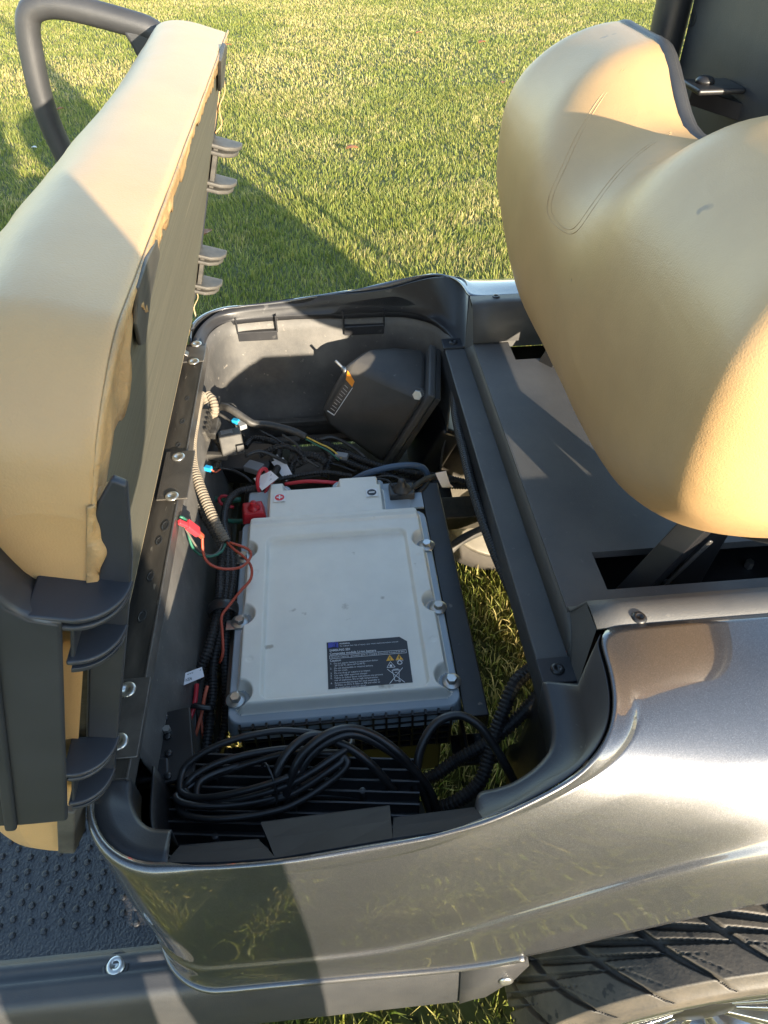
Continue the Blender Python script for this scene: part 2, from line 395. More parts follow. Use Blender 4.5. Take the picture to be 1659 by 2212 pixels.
def blades(rects, name):
    X0, Y0, H, Wd, S = [], [], [], [], []
    for (x0, x1, y0, y1, dens, hh, ww) in rects:
        k = int((x1 - x0) * (y1 - y0) * dens)
        X0.append(RNG.uniform(x0, x1, k)); Y0.append(RNG.uniform(y0, y1, k))
        H.append((RNG.uniform(0.45, 1.2, k) + 0.35 * (RNG.random(k) > .94)) * hh); Wd.append(RNG.uniform(0.7, 1.3, k) * ww)
    x = np.concatenate(X0); y = np.concatenate(Y0); h = np.concatenate(H); wd = np.concatenate(Wd)
    # keep only what the lens, its reflections or the gaps could see
    k = len(x)
    clump = vnoise(x * 14 + 7, y * 14 + 3, 5) + 0.6 * vnoise(x * 40, y * 40, 9)
    h *= 1 + 0.5 * clump
    patch = 1.2 * vnoise(x * 1.1 + 20, y * 1.1 + 20, 3) + 0.9 * vnoise(x * 4.3 + 20, y * 4.3 + 20, 4) + 0.6 * vnoise(x * 15 + 20, y * 15 + 20, 6)
    ang = RNG.uniform(0, 2 * np.pi, k); lean = np.abs(RNG.normal(0, 0.45, k)) * h
    la = RNG.uniform(0, 2 * np.pi, k) * 0.6 + vnoise(x * 3, y * 3, 12) * 6
    dx, dy = np.cos(ang) * wd / 2, np.sin(ang) * wd / 2
    lx, ly = np.cos(la) * lean, np.sin(la) * lean
    z0 = np.full(k, GZ - 0.002)
    V = np.zeros((k, 5, 3))
    V[:, 0] = np.stack([x - dx, y - dy, z0], 1); V[:, 1] = np.stack([x + dx, y + dy, z0], 1)
    V[:, 2] = np.stack([x - dx * .8 + lx * .35, y - dy * .8 + ly * .35, z0 + h * .55], 1)
    V[:, 3] = np.stack([x + dx * .8 + lx * .35, y + dy * .8 + ly * .35, z0 + h * .55], 1)
    V[:, 4] = np.stack([x + lx, y + ly, z0 + h], 1)
    base = np.arange(k)[:, None] * 5
    tri = (base[:, :, None] + np.array([[0, 1, 3], [0, 3, 2], [2, 3, 4]])[None]).reshape(-1, 3)
    me = bpy.data.meshes.new(name)
    me.vertices.add(k * 5); me.vertices.foreach_set('co', V.reshape(-1))
    me.loops.add(len(tri) * 3); me.loops.foreach_set('vertex_index', tri.reshape(-1).astype(np.int32))
    me.polygons.add(len(tri)); me.polygons.foreach_set('loop_start', np.arange(0, len(tri) * 3, 3, dtype=np.int32))
    me.polygons.foreach_set('loop_total', np.full(len(tri), 3, dtype=np.int32))
    me.update()
    t = RNG.random(k)
    green = np.array([0.135, 0.195, 0.032]); lime = np.array([0.34, 0.335, 0.075]); straw = np.array([0.58, 0.47, 0.20])
    c = green * (1 - t[:, None]) + lime * t[:, None]
    dry = np.clip((RNG.random(k) - 0.58 + 0.60 * patch) * 2.4, 0, 1)[:, None]
    c = c * (1 - dry) + straw * dry
    col = np.ones((k, 5, 4)); col[:, :, :3] = c[:, None, :]
    col[:, 4, :3] = c * 0.75 + straw * 0.25
    ca = me.color_attributes.new('tint', 'FLOAT_COLOR', 'POINT'); ca.data.foreach_set('color', col.reshape(-1))
    o = objm(name, me, 'grass')
    o['kind'] = 'stuff'; o['label'] = 'short mown green lawn grass with straw coloured blades'; o['category'] = 'grass'
    return o
blades([(-0.75, 1.1, 0.02, 1.45, 15000, 0.042, 0.0034),
        (-1.4, 0.9, 1.45, 2.6, 14000, 0.034, 0.0036),
        (-1.9, 1.3, 2.6, 4.2, 10500, 0.032, 0.0042),
        (-2.9, 2.8, 4.2, 6.5, 7000, 0.027, 0.0048),
        (-5.2, 5.0, 6.5, 12.5, 3400, 0.026, 0.0070),
        (-5.2, -2.9, 3.0, 6.5, 2600, 0.030, 0.0070), (2.8, 5.0, 3.0, 6.5, 2600, 0.030, 0.0070), (-4.0, -1.9, 1.4, 4.2, 3000, 0.034, 0.0062), (1.3, 4.0, 1.4, 4.2, 3000, 0.034, 0.0062),
        (1.1, 3.0, -0.6, 1.4, 3200, 0.038, 0.0060), (-3.2, -0.75, -0.6, 1.4, 3200, 0.038, 0.0060),
        (-2.4, 1.8, -2.6, 0.02, 3600, 0.042, 0.0055)], 'grass')

# ================================================================== GOLF CART
cart = thing('golf_cart', 'grey metallic golf cart with its front seat tipped up over the open battery bay', 'golf cart', (0.15, 0.83, GZ))
YM = 1.656                                       # near and far sides mirror as y -> YM - y

# ---- painted side body (near), lofted from sections along x
PT = [  # x, then (y, z) of the side rows from the rim roll down to the lower hem (rows 4 and 5 are the crease ledge)
    (-0.30, [(0.2735, 0.6580), (0.2690, 0.6000), (0.2663, 0.5100), (0.2680, 0.4010), (0.2643, 0.3840), (0.2635, 0.3500), (0.2590, 0.3220)]),
    (-0.15, [(0.2700, 0.6600), (0.2665, 0.6000), (0.2646, 0.5100), (0.2670, 0.3990), (0.2633, 0.3820), (0.2620, 0.3500), (0.2580, 0.3220)]),
    (-0.05, [(0.2665, 0.6660), (0.2645, 0.6100), (0.2630, 0.5100), (0.2659, 0.3960), (0.2619, 0.3790), (0.2610, 0.3480), (0.2575, 0.3200)]),
    (0.030, [(0.2680, 0.6760), (0.2640, 0.6200), (0.2623, 0.5200), (0.2649, 0.4030), (0.2609, 0.3860), (0.2595, 0.3500), (0.2570, 0.3180)]),
    (0.084, [(0.2720, 0.6860), (0.2660, 0.6350), (0.2631, 0.5400), (0.2646, 0.4260), (0.2598, 0.4090), (0.2575, 0.3620), (0.2550, 0.3170)]),
    (0.185, [(0.2960, 0.7120), (0.2780, 0.6720), (0.2670, 0.6000), (0.2626, 0.5070), (0.2557, 0.4890), (0.2530, 0.4200), (0.2500, 0.3450)]),
    (0.295, [(0.3500, 0.7350), (0.3010, 0.7000), (0.2740, 0.6480), (0.2602, 0.5910), (0.2506, 0.5740), (0.2430, 0.5200), (0.2360, 0.4680)]),
    (0.400, [(0.3800, 0.7420), (0.3120, 0.7120), (0.2760, 0.6750), (0.2566, 0.6470), (0.2445, 0.6310), (0.2330, 0.5970), (0.2260, 0.5550)]),
    (0.500, [(0.3850, 0.7420), (0.3120, 0.7140), (0.2750, 0.6850), (0.2546, 0.6650), (0.2425, 0.6490), (0.2300, 0.6200), (0.2220, 0.5850)]),
    (0.640, [(0.3850, 0.7420), (0.3120, 0.7140), (0.2750, 0.6850), (0.2546, 0.6650), (0.2425, 0.6490), (0.2300, 0.6200), (0.2220, 0.5800)]),
    (0.850, [(0.3850, 0.7420), (0.3140, 0.7120), (0.2780, 0.6760), (0.2608, 0.6410), (0.2496, 0.6240), (0.2380, 0.5600), (0.2300, 0.4500)]),
    (0.990, [(0.3850, 0.7420), (0.3140, 0.7120), (0.2780, 0.6760), (0.2617, 0.6010), (0.2537, 0.5840), (0.2500, 0.4500), (0.2450, 0.2500)]),
]
_px = np.array([p[0] for p in PT]); _pa = np.array([p[1] for p in PT])
_xd = np.linspace(-.35, 1.40, 700)
_tab = np.stack([np.stack([np.interp(_xd, _px, _pa[:, k, c]) for c in range(2)], 1) for k in range(7)], 1)
_ker = np.exp(-0.5 * (np.arange(-30, 31) * (_xd[1] - _xd[0]) / .022) ** 2); _ker /= _ker.sum()
for k in range(7):
    for c in range(2):
        _tab[:, k, c] = np.convolve(np.pad(_tab[:, k, c], 30, mode='edge'), _ker, mode='valid')
def prow(k, x): return np.array([x, np.interp(x, _xd, _tab[:, k, 0]), np.interp(x, _xd, _tab[:, k, 1])])
# edge of the paint along the rim and up the riser, with the x its column reaches at the hem
_ed = PZs([(358, 1868, .664), (470, 1867, .668), (594, 1858, .672), (730, 1836, .678), (849, 1815.6, .685), (940, 1803, .691), (1005.5, 1792, .697), (1050, 1778, .702), (1090, 1760.5, .707), (1135, 1737, .713),
            (1174.7, 1712, .719), (1213, 1695, .7235), (1242, 1678, .727), (1271, 1646, .731), (1297, 1620, .734), (1313, 1590, .7365), (1325, 1546, .739), (1324, 1492, .7415), (1306, 1416, .744), (1284, 1362, .745)])
BD = [(float(p[0]), float(p[1]), float(p[2]), 0) for p in _ed]
def _hemx(k):
    b = BD[k]
    if k < 9: return b[0]
    return BD[9][0] + (k - 9) * .0215 + max(0, k - 13) * .004
BD = [(b[0], b[1], b[2], _hemx(k)) for k, b in enumerate(BD)]
KT = len(BD) - 1                                 # corner where the edge meets the tray lip
_h0 = BD[-1][3]
BD += [(.29, .446, .745, _h0 + .022), (.33, .446, .745, _h0 + .05), (.40, .446, .745, _h0 + .09), (.52, .446, .745, .56), (.70, .446, .745, .71), (.84, .446, .745, .84), (.97, .446, .745, .97)]
X0 = BD[0][0]
bd = cr([(b[0], b[1], b[2]) for b in BD], 150)
for _ in range(10):
    bd[1:108] = .5 * bd[1:108] + .25 * (bd[0:107] + bd[2:109])
# follow the hem x along the same arc length
_bp = np.array([(b[0], b[1], b[2]) for b in BD]); _bl = np.array([np.argmin(np.linalg.norm(bd - p, axis=1)) for p in _bp])
hx = np.interp(np.arange(150), _bl, [b[3] for b in BD])
hx = np.convolve(np.pad(hx, 4, mode='reflect', reflect_type='odd'), np.ones(9) / 9, mode='valid')
WX_ = (.30, .55, .74, .86, .89, .95, 1.0)
side = []
for q in range(150):
    p0 = bd[q]; col = [p0]
    for k in range(7):
        x = p0[0] * (1 - WX_[k]) + hx[q] * WX_[k]
        col.append(prow(k, x))
    # first row rolls over from the edge
    up = np.clip((p0[2] - .70) / .03, 0, 1)
    col[1] = col[1] * (1 - up * .5) + (col[0] * .5 + col[2] * .5 + np.array([0, -.004, .012])) * up * .5
    full_c = cr(col, 500)
    i2 = int(np.argmin(np.linalg.norm(full_c - col[2], axis=1))); i4 = int(np.argmin(np.linalg.norm(full_c - col[4], axis=1))); i5 = int(np.argmin(np.linalg.norm(full_c - col[5], axis=1)))
    def res(P, n):
        d = np.concatenate([[0], np.cumsum(np.linalg.norm(np.diff(P, axis=0), axis=1))]); t = np.linspace(0, d[-1], n)
        return np.stack([np.interp(t, d, P[:, c]) for c in range(3)], 1)
    side.append(np.vstack([res(full_c[:i2 + 1], 18)[:-1], res(full_c[i2:i4 + 1], 18)[:-1], res(full_c[i4:i5 + 1], 8)[:-1], res(full_c[i5:], 16)]))
side = np.array(side)
for _ in range(45):
    side[1:-1, 6:, :] = 0.5 * side[1:-1, 6:, :] + 0.25 * (side[:-2, 6:, :] + side[2:, 6:, :])
# front corner: sweep the first section round to the front face
sec0 = side[0]
corner = []
for a in np.linspace(0, math.pi / 2, 16)[::-1]:
    rr = 0.084
    cx, cy = X0, 0
    row = sec0.copy()
    yb = sec0[:, 1]
    row[:, 0] = cx - rr * math.sin(a); row[:, 1] = yb + rr * (1 - math.cos(a))
    corner.append(row)
front = []
for y_add in np.linspace(0.95, 0.02, 12):
    row = corner[0].copy(); row[:, 1] = row[:, 1] + y_add; row[:, 2] = np.minimum(row[:, 2], .640 if y_add > .05 else .655); front.append(row)
full = np.array(front + corner[:-1] + list(side))
side_panel = grid('side_panel', full, 'paint', cart, solid=0.004)
side_panel['label'] = 'grey metallic painted side body sweeping up into the rear wheel arch'
# rolled moulding along the lower hem
hem = full[:, -1, :]
sel = hem[10:][::3]
tube('lower_moulding', [p + np.array([0, -0.003, -0.002]) for p in sel if p[0] < 0.2], 0.0055, 'paint', side_panel, k=10, step=0.008)
tube('lower_moulding', [p + np.array([0, 0.0005, -0.013]) for p in sel if p[0] < 0.19], 0.0035, 'black_satin', side_panel, k=8, step=0.01)

# ---- far side panel (mirror) : top band seen from inside
far = full[::-1].copy(); far[:, :, 1] = YM + .002 - far[:, :, 1]; far[:, :, 2] -= .002
far_panel = grid('far_side_panel', far, 'paint', cart, solid=0.004)

# ---- rim of the battery bay, a moulded black ring
ZR = 0.640
def ring_piece(name, inner, outer, drop, m, parent, nn=30, mid=None):
    I = cr(inner, nn); O = cr(outer, nn)
    rows = [O + np.array([0, 0, -.002])]
    if mid is not None: rows.append(cr(mid, nn))
    else: rows.append(I * .45 + O * .55 + np.array([0, 0, -.002]))
    n_ = (O - I); n_[:, 2] = 0; n_ /= np.linalg.norm(n_, axis=1)[:, None] + 1e-9
    rows += [I + n_ * .004 + np.array([0, 0, .0012]), I, I + np.array([0, 0, -.003]), I + n_ * .003 + np.array([0, 0, -drop])]
    return grid(name, np.stack(rows, 0), m, parent, solid=0.002)
CO = corner[::-1]                                # front corner columns, side to front
rim = ring_piece('bay_rim', PZs([(279, 1681), (279, 1725), (291, 1761), (311, 1785), (335, 1795), (370, 1797)], .648),
                 [np.array([X0 - .083, p, .655]) for p in (.44, .40, .37)] + [np.array(CO[k][0]) + np.array([0.001, .001, 0]) for k in (13, 10, 7, 4, 0)], 0.05, 'rim_plastic', cart)
rim['label'] = 'black moulded plastic rim round the open battery bay'
def flange(poly_in, k0, k1, zi, thick=0.05):
    I = [np.array(p) for p in PZs(poly_in, zi)]; O = [np.array(BD[k][:3]) + np.array([0, .0015, -.003]) for k in range(k0, k1 + 1)]
    I = list(cr(I, len(O)))
    top = np.array([I, O]); low = top.copy(); low[0, :, 2] -= thick; low[0, :, 1] += .0
    return grid('rim_flange', np.stack([O, (np.array(O) + np.array(I)) / 2, np.array(I) + np.array([0, -.002, .0005]), np.array(I) + np.array([0, 0, -.002]), np.array(I) + np.array([0, 0, -thick])], 0), 'flange_plastic', rim, smooth=False, solid=0.002)
flange([(388, 1829), (474, 1821), (560, 1815)], 0, 2, .645, 0.03)
flange([(564, 1778), (700, 1760), (842, 1742)], 2, 4, .636, 0.07)
flange([(850, 1769), (930, 1758), (1026, 1746)], 4, 7, .640, 0.05)
ring_piece('rim_sweep', PZs([(1030, 1748), (1037, 1717), (1075, 1706), (1111, 1693), (1150, 1668), (1175, 1644), (1190, 1622), (1196, 1598), (1196, 1570), (1192, 1543), (1184, 1508), (1175, 1475)], ZR + .006),
           [p + np.array([-.001, .0015, -.001]) for p in bd[_bl[7]:_bl[KT] + 1:2]], 0.06, 'rim_plastic', rim, 60,
           mid=PZs([(1032, 1775), (1060, 1760), (1100, 1742), (1140, 1718), (1180, 1690), (1225, 1668), (1255, 1640), (1266, 1610), (1268, 1577), (1262, 1530), (1249, 1479)], ZR + .008))
# ---- far rim
far_in = PZs([(440, 745), (446, 728), (456, 712), (475, 698), (508, 690), (600, 682), (740, 676), (832, 672), (880, 674), (925, 686), (955, 706), (975, 728), (987, 752)], ZR)
far_mid = PZs([(428, 742, .645), (434, 725, .65), (446, 704, .652), (470, 688, .654), (505, 678, .655), (600, 668, .655), (740, 658, .655), (832, 655, .652), (890, 658, .65), (945, 670, .648), (975, 692, .646), (992, 716, .645), (1005, 750, .645)])
far_out = PZs([(413, 742, .655), (419, 725, .657), (433, 704, .660), (462, 678, .664), (500, 662, .667), (600, 647, .672), (640, 641, .675), (740, 634, .685), (800, 629, .690), (850, 620, .699), (900, 606, .718), (950, 597, .735), (1000, 600, .745), (1012, 643, .745)])
ring_piece('far_rim', far_in, far_out, 0.012, 'rim_plastic', rim, 90, mid=far_mid)
# notch pockets that take the seat hooks
for (u0, u1, vt, vb) in ((510, 598, 668, 718), (740, 830, 655, 705)):
    a, b_ = PZ(u0 + 3, vb, .612), PZ(u1, vb - 2, .612)
    y1 = 1.408
    parts = [box_vf(((a[0] + b_[0]) / 2, (a[1] + y1) / 2, .609), (b_[0] - a[0], y1 - a[1], .004)),
             box_vf((a[0], (a[1] + y1) / 2, .626), (.003, y1 - a[1], .038)),
             box_vf((b_[0], (a[1] + y1) / 2, .626), (.003, y1 - a[1], .038)),
             box_vf(((a[0] + b_[0]) / 2, a[1] + .001, .600), (b_[0] - a[0], .003, .02))]
    v, f = merge(parts); obj('rim_notch', v, f, 'rim_plastic', rim, bevel=0.001)

# ---- inner walls of the bay
def wall_loop(plan, z0, z1, nn=70, m='liner_dusty', name='bay_liner', lean=0.03):
    C = cr([(p[0], p[1], 0) for p in plan], nn)
    ctr = np.array([0, 0.83, 0])
    rows = []
    for k, t in enumerate(np.linspace(0, 1, 10)):
        r_ = C.copy(); r_[:, 2] = z1 * (1 - t) + z0 * t
        d = (ctr - C); d[:, 2] = 0; d /= np.linalg.norm(d, axis=1)[:, None]
        inset = lean * t + (0.012 if t > 0.72 else 0)
        r_ += d * inset
        rows.append(r_)
    return grid(name, rows, m, cart, solid=0.003)
liner = wall_loop([(-.249, .42), (-.249, .60), (-.249, .9), (-.249, 1.15), (-.247, 1.27), (-.240, 1.33), (-.21, 1.372), (-.16, 1.386), (-.05, 1.388), (.08, 1.388), (.16, 1.378), (.215, 1.345), (.236, 1.30), (.243, 1.25), (.243, 1.21)], .345, .637, 110)
liner['label'] = 'dusty black plastic inner wall of the battery bay'
near_wall = wall_loop([(.245, .50), (.240, .42), (.20, .36), (.14, .325), (.05, .31), (-.10, .305), (-.19, .31), (-.225, .345), (-.235, .42)], .30, .585, 60, 'black_satin', 'bay_liner', 0.02)

# ---- hinge rail along the front of the bay
ra, rb = (-0.290, 0.372), (-0.2385, 1.262)
RZ = 0.655
v, f = box_vf(((-.2885 - .2405) / 2, .815, RZ - .003), (.048, .888, .006)); rail = obj('hinge_rail', v, f, 'rail_steel', cart, bevel=0.001)
rail['label'] = 'scuffed dark steel hinge rail with slots and riveted plates'
v, f = box_vf((-.2405, .815, RZ - .012), (.003, .890, .026)); obj('rail_lip', v, f, 'plate_smooth', rail, bevel=0.0008)
v, f = box_vf((-.270, .80, RZ - .06), (.012, .86, .10)); obj('rail_web', v, f, 'black_satin', rail)
def plate(u0, v0, m, w_, l_, yaw=0):
    c = PZ(u0, v0, RZ + .0015)
    v, f = box_vf((c[0], c[1], RZ + .0012), (w_, l_, .0030))
    o = obj('hinge_plate', v, f, m, rail, bevel=0.0012)
    return c, o
hinges = [((418, 765), 'plate_smooth', .044, .056, [(424, 743), (418, 781)]),
          ((381, 1025), 'plate_grain', .046, .115, [(385, 987), (371, 1072)]),
          ((277, 1548), 'plate_smooth', .036, .100, [(272, 1490), (256, 1602)])]
for (uv, m_, w_, l_, rv) in hinges:
    c, po = plate(uv[0], uv[1], m_, w_, l_)
    for (ru, rvv) in rv:
        p = PZ(ru, rvv, RZ + .003)
        p[0] = min(max(p[0], c[0] - w_ / 2 + .011), c[0] + w_ / 2 - .011)
        objm('rivet', RIVET, None, rail, loc=(p[0], p[1], RZ + .0028))
# bent tab of the far hinge
c = PZ(402, 762, RZ + .006)
tube('hinge_tab', [c + np.array([.004, 0, -.004]), c + np.array([-.006, 0, .004]), c + np.array([-.016, 0, .003]), c + np.array([-.018, 0, -.006])], 0.009, 'plate_smooth', rail, k=8, step=0.002, flat=(0.16, 1))
SLOT_SHADE = lathe_mesh('slot_shade', [(0.0066, 0), (0.0066, 0.0006), (0.0050, 0.0009), (0.0042, 0.0003)], 18)  # black discs lying on the rail, the holes' shade put into their colour
SLOT_SHADE.materials.append(MATS['print_black'])
for (u, v_, s) in ((404, 861, .8), (394, 911, .9), (385, 962, .8), (357, 1136, 1.35), (343, 1169, 1.05), (325, 1245, 1.15), (307, 1331, 1.3)):
    p = PZ(u, v_, RZ)
    o = objm('rail_slot_shade', SLOT_SHADE, None, rail, loc=(p[0], p[1], RZ + .0002)); o.scale = (s * 0.62, s * 1.25, 1); o.rotation_euler = (0, 0, -.12)

# ---- rail between bay and rear tray
v, f = box_vf((.2435, .828, ZR - .004), (.040, .80, .008)); rrail = obj('bay_rail', v, f, 'tray_grain', cart, bevel=0.002)
v, f = box_vf((.2245, .828, ZR - .022), (.003, .80, .040)); obj('rail_skirt', v, f, 'black_satin', rrail)
for (u, v_) in ((979, 744), (1203, 1450)):
    p = PZ(u, v_, ZR); v, f = box_vf((p[0] + .0, p[1], ZR + .001), (.044, .036, .006)); obj('screw_tab', v, f, 'rim_plastic', rrail, bevel=0.0015)
    objm('screw', TORX, None, rrail, loc=(p[0], p[1], ZR + .0035))
# ---- rear tray (shelf) with two slots
TX0, TX1, TZ = .262, .93, .685
prof = [(.445, .7455), (.474, .7475), (.482, .745), (.512, .693), (.522, .686)]
def tray_strip(y0, y1, x0, x1, z0=TZ, th=.012):
    return box_vf(((x0 + x1) / 2, (y0 + y1) / 2, z0 - th / 2), (x1 - x0, y1 - y0, th))
parts = [tray_strip(.612, 1.089, TX0 + .002, TX1), tray_strip(.5205, .548, TX0 + .002, TX1), tray_strip(.548, .612, TX0 + .002, .322), tray_strip(1.089, 1.152, TX0 + .002, .330)]
v, f = merge(parts); tray = obj('rear_tray', v, f, 'tray_grain', cart)
tray['label'] = 'black grained plastic tray between the battery bay and the backrest'
xsr = np.linspace(.264, TX1, 20)
grid('tray_lip', np.array([[(x, y, z) for x in xsr] for y, z in prof]), 'tray_grain', tray, solid=0.003)
proff = [(1.135, .6855), (1.150, .688), (1.178, .735), (1.186, .745), (1.212, .7465)]
grid('tray_end_wall', np.array([[(x, y, z) for x in xsr] for y, z in proff if True])[1:], 'tray_grain', tray, solid=0.003)
v, f = merge([tray_strip(1.1525, 1.16, TX0 + .002, TX1, TZ + .002)]); obj('tray_edge', v, f, 'tray_grain', tray)
grid('tray_riser', np.array([[(.262, y, ZR) for y in np.linspace(.47, 1.21, 20)], [(.2625, y, .676) for y in np.linspace(.50, 1.16, 20)], [(.2655, y, TZ + .0002) for y in np.linspace(.515, 1.15, 20)]]), 'tray_grain', tray, solid=0.003)
# facets joining riser to the lips at both ends
obj('tray_facet', [(.262, .445, ZR), (.264, .446, .745), (.264, .482, .745), (.2655, .517, TZ), (.262, .47, ZR)], [(0, 1, 2, 3, 4)], 'tray_grain', tray)
obj('tray_facet', [(.262, 1.214, ZR), (.264, 1.212, .746), (.264, 1.18, .738), (.2655, 1.15, TZ), (.262, 1.21, ZR)], [(0, 4, 3, 2, 1)], 'tray_grain', tray)
for (u, v_, z) in ((1380, 1336, .7475), (1071, 643, .7465)):
    p = PZ(u, v_, z); objm('screw', TORX, None, tray, loc=(p[0], p[1], z))
# pinholes
for (u, v_) in ((1106, 787), (1150, 850)):
    pass
# floor under the slots: dark chassis deck, widened so the slots stay dark
v, f = merge([box_vf((.56, .83, .575), (.58, .96, .01))]); deck = obj('chassis_deck', v, f, 'black_satin', cart)
for (u, v_, s) in ((1370, 1262, 1), (1440, 1258, .5), (1620, 1215, .6)):
    p = PZ(u, v_, .59); o = objm('bolt_head', HEX, None, deck, loc=(p[0], p[1], .581)); o.scale = (s, s, 1.5)

# ---- backrest: contoured cushion on its board
BY0, BY1 = 0.395, 1.262
def back_profile(y, nn=44):
    t = (y - BY0) / (BY1 - BY0) * 2 - 1
    e = max(0.0, (abs(t) - 0.86) / 0.14); ends = math.sqrt(max(0.0, 1 - e * e))
    dd = abs(y - .868)
    dip = 1 - float(smoothstep(.015, .175, dd))
    ztop = 1.174 - 0.066 * dip - 0.085 * max(0, (abs(t) - 0.80) / .20) ** 2.2
    zbot = 0.757 + 0.170 * max(0, (abs(t) - 0.36) / .64) ** 2.1
    depth = 0.150 - 0.010 * dip
    zm, h = (ztop + zbot) / 2, (ztop - zbot) / 2
    depth *= 0.16 + 0.84 * ends
    pts = []
    for k in range(nn):          # front curve from bottom to top
        s = -math.cos(math.pi * k / (nn - 1))
        z = zm + h * s
        d = depth * max(0.0, 1 - abs(s) ** (3.4 if s < 0 else 2.7)) ** 0.56
        d *= 1 - 0.10 * dip * float(smoothstep(.1, 1.0, s))
        xb = .438 + (z - .93) * .02
        pts.append((xb - d, y, z))
    return pts
ys = BY0 + (BY1 - BY0) * (0.5 - 0.5 * np.cos(np.linspace(0, math.pi, 64)))
BG = np.array([back_profile(y) for y in ys])
# soft creases in the cover
nzx = vnoise(BG[:, :, 1] * 22, BG[:, :, 2] * 10, 21) * 0.0012 + vnoise(BG[:, :, 1] * 8, BG[:, :, 2] * 7, 22) * 0.0022
BG[:, 1:-1, 0] += nzx[:, 1:-1]
backrest = grid('backrest', BG, 'vinyl', cart)
backrest['label'] = 'tan vinyl backrest with two humps and a dip between them'
obj('end_panel', BG[0], [tuple(range(BG.shape[1]))], 'vinyl', backrest)
obj('end_panel', BG[-1], [tuple(range(BG.shape[1]))[::-1]], 'vinyl', backrest)
# board behind the cushion and the dark edging along it
bb = np.stack([BG[:, 0], BG[:, -1]], 0)
BB = np.array([[(p[0] + .004 * k, p[1], p[2]) for p in BG[:, j]] for j, k in ((0, 0), (0, 2.0), (-1, 1.2), (-1, 0))])
grid('back_board', np.array([BB[1], BB[2]]), 'black_grain', backrest, solid=0.012)
edge = [p + np.array([.006, 0, -.002]) for p in BG[2:-2:3, -1]]
tube('edge_trim', edge, 0.0062, 'black_grain', backrest, k=12, step=0.012, flat=(0.8, 1.25))
edge2 = [p + np.array([.007, 0, -.001]) for p in BG[2:-2:3, 0]]
tube('edge_trim', edge2, 0.0085, 'black_grain', backrest, k=10, step=0.014)
# stitched seam: welt lines laid on the cover surface
from mathutils.bvhtree import BVHTree
def surf_tree(G):
    a, b_, _ = G.shape
    F = [(i * b_ + j, (i + 1) * b_ + j, (i + 1) * b_ + j + 1, i * b_ + j + 1) for i in range(a - 1) for j in range(b_ - 1)]
    return BVHTree.FromPolygons([tuple(p) for p in G.reshape(-1, 3)], F)
bt = surf_tree(BG)
def on_surface(tree, uvs, off=0.0):
    out = []
    for (u, v_) in uvs:
        d = Vector(_ray(u, v_)).normalized()
        hit = tree.ray_cast(Vector(CAM), d)
        if hit[0] is not None: out.append(np.array(hit[0] - d * off))
    return out
for dlt in (0, 9):
    uv = [(1350 - dlt * .6, 150), (1300 - dlt * .8, 215), (1255 - dlt, 290), (1222 - dlt, 360), (1196 - dlt, 420), (1191 - dlt, 455), (1203 - dlt * .9, 478 + dlt * .4), (1226, 495 + dlt), (1246 + dlt * .4, 487 + dlt), (1280 + dlt * .5, 440 + dlt * .7), (1330 + dlt * .4, 375 + dlt * .6), (1390 + dlt * .2, 320 + dlt * .5), (1450, 285 + dlt * .4)]
    hs = on_surface(bt, uv, 0.0)
    if len(hs) > 4: tube('seam', hs, 0.00055, 'vinyl', backrest, k=6, step=0.006)
# steel uprights from the tray slots to the backrest
def bar(name, a, b_, w_, t_, m, parent, wdir=(1, 0, 0)):
    a, b_ = np.array(a), np.array(b_); d = b_ - a; L = np.linalg.norm(d); d /= L
    wd = np.array(wdir, float); wd -= d * (wd @ d); wd /= np.linalg.norm(wd); td = np.cross(d, wd)
    V = []
    for s in (0, 1):
        for e in ((-1, -1), (1, -1), (1, 1), (-1, 1)):
            V.append(a + d * L * s + wd * e[0] * w_ / 2 + td * e[1] * t_ / 2)
    F = [(0, 3, 2, 1), (4, 5, 6, 7), (0, 1, 5, 4), (1, 2, 6, 5), (2, 3, 7, 6), (3, 0, 4, 7)]
    return obj(name, V, F, m, parent, bevel=0.0015)
for (yy, nm) in ((.578, 'near'), (1.078, 'far')):
    bar('back_support', (.352, yy, .585), (.452, yy + .005, .80), .044, .030, 'black_satin', backrest, (0.75, .55, -.35))
bar('back_support', (.455, .60, .585), (.475, .60, .80), .042, .010, 'black_satin', backrest, (1, 0, 0))
bar('support_spacer', (.385, .5715, .60), (.45, .5715, .735), .006, .003, 'plate_smooth', backrest, (1, 0, -.4))

# ---- roof post, rear panel and bracket behind the backrest
p0, p1 = PX(1447, 60, .560), None
tube('roof_post', [(.555, p0[1] - .0, .60), (.557, p0[1], 1.0), (.56, p0[1], 1.4), (.575, p0[1] + .01, 2.0)], 0.027, 'black_satin', cart, k=24, step=0.03)
yy0 = p0[1] - .018
v, f = box_vf((.85, .828, .815), (.20, .90, .13)); rs_ = obj('rear_seat', v, f, 'vinyl', cart, bevel=0.05, segs=5)
v, f = box_vf((.972, .828, .48), (.03, 1.05, .50)); obj('rear_body', v, f, 'paint', cart, bevel=0.012)
v, f = box_vf((1.08, .828, .19), (.24, 1.00, .03)); obj('rear_footplate', v, f, 'black_grain', cart, bevel=0.006)
tube('rear_grab_bar', [(1.17, .31, .19), (1.17, .31, .6), (1.17, .32, .96), (1.17, .36, 1.0), (1.17, .83, 1.0), (1.17, 1.30, 1.0), (1.17, 1.34, .96), (1.17, 1.35, .6), (1.17, 1.35, .19)], 0.016, 'black_satin', cart, k=14, step=0.02)
parts = [box_vf((.585, yy0 - .15, 1.275), (.012, .30, .66))]
v, f = merge(parts); rp_ = obj('rear_panel', v, f, 'black_grain', cart, bevel=0.003)
p = PX(1496, 41, .578)
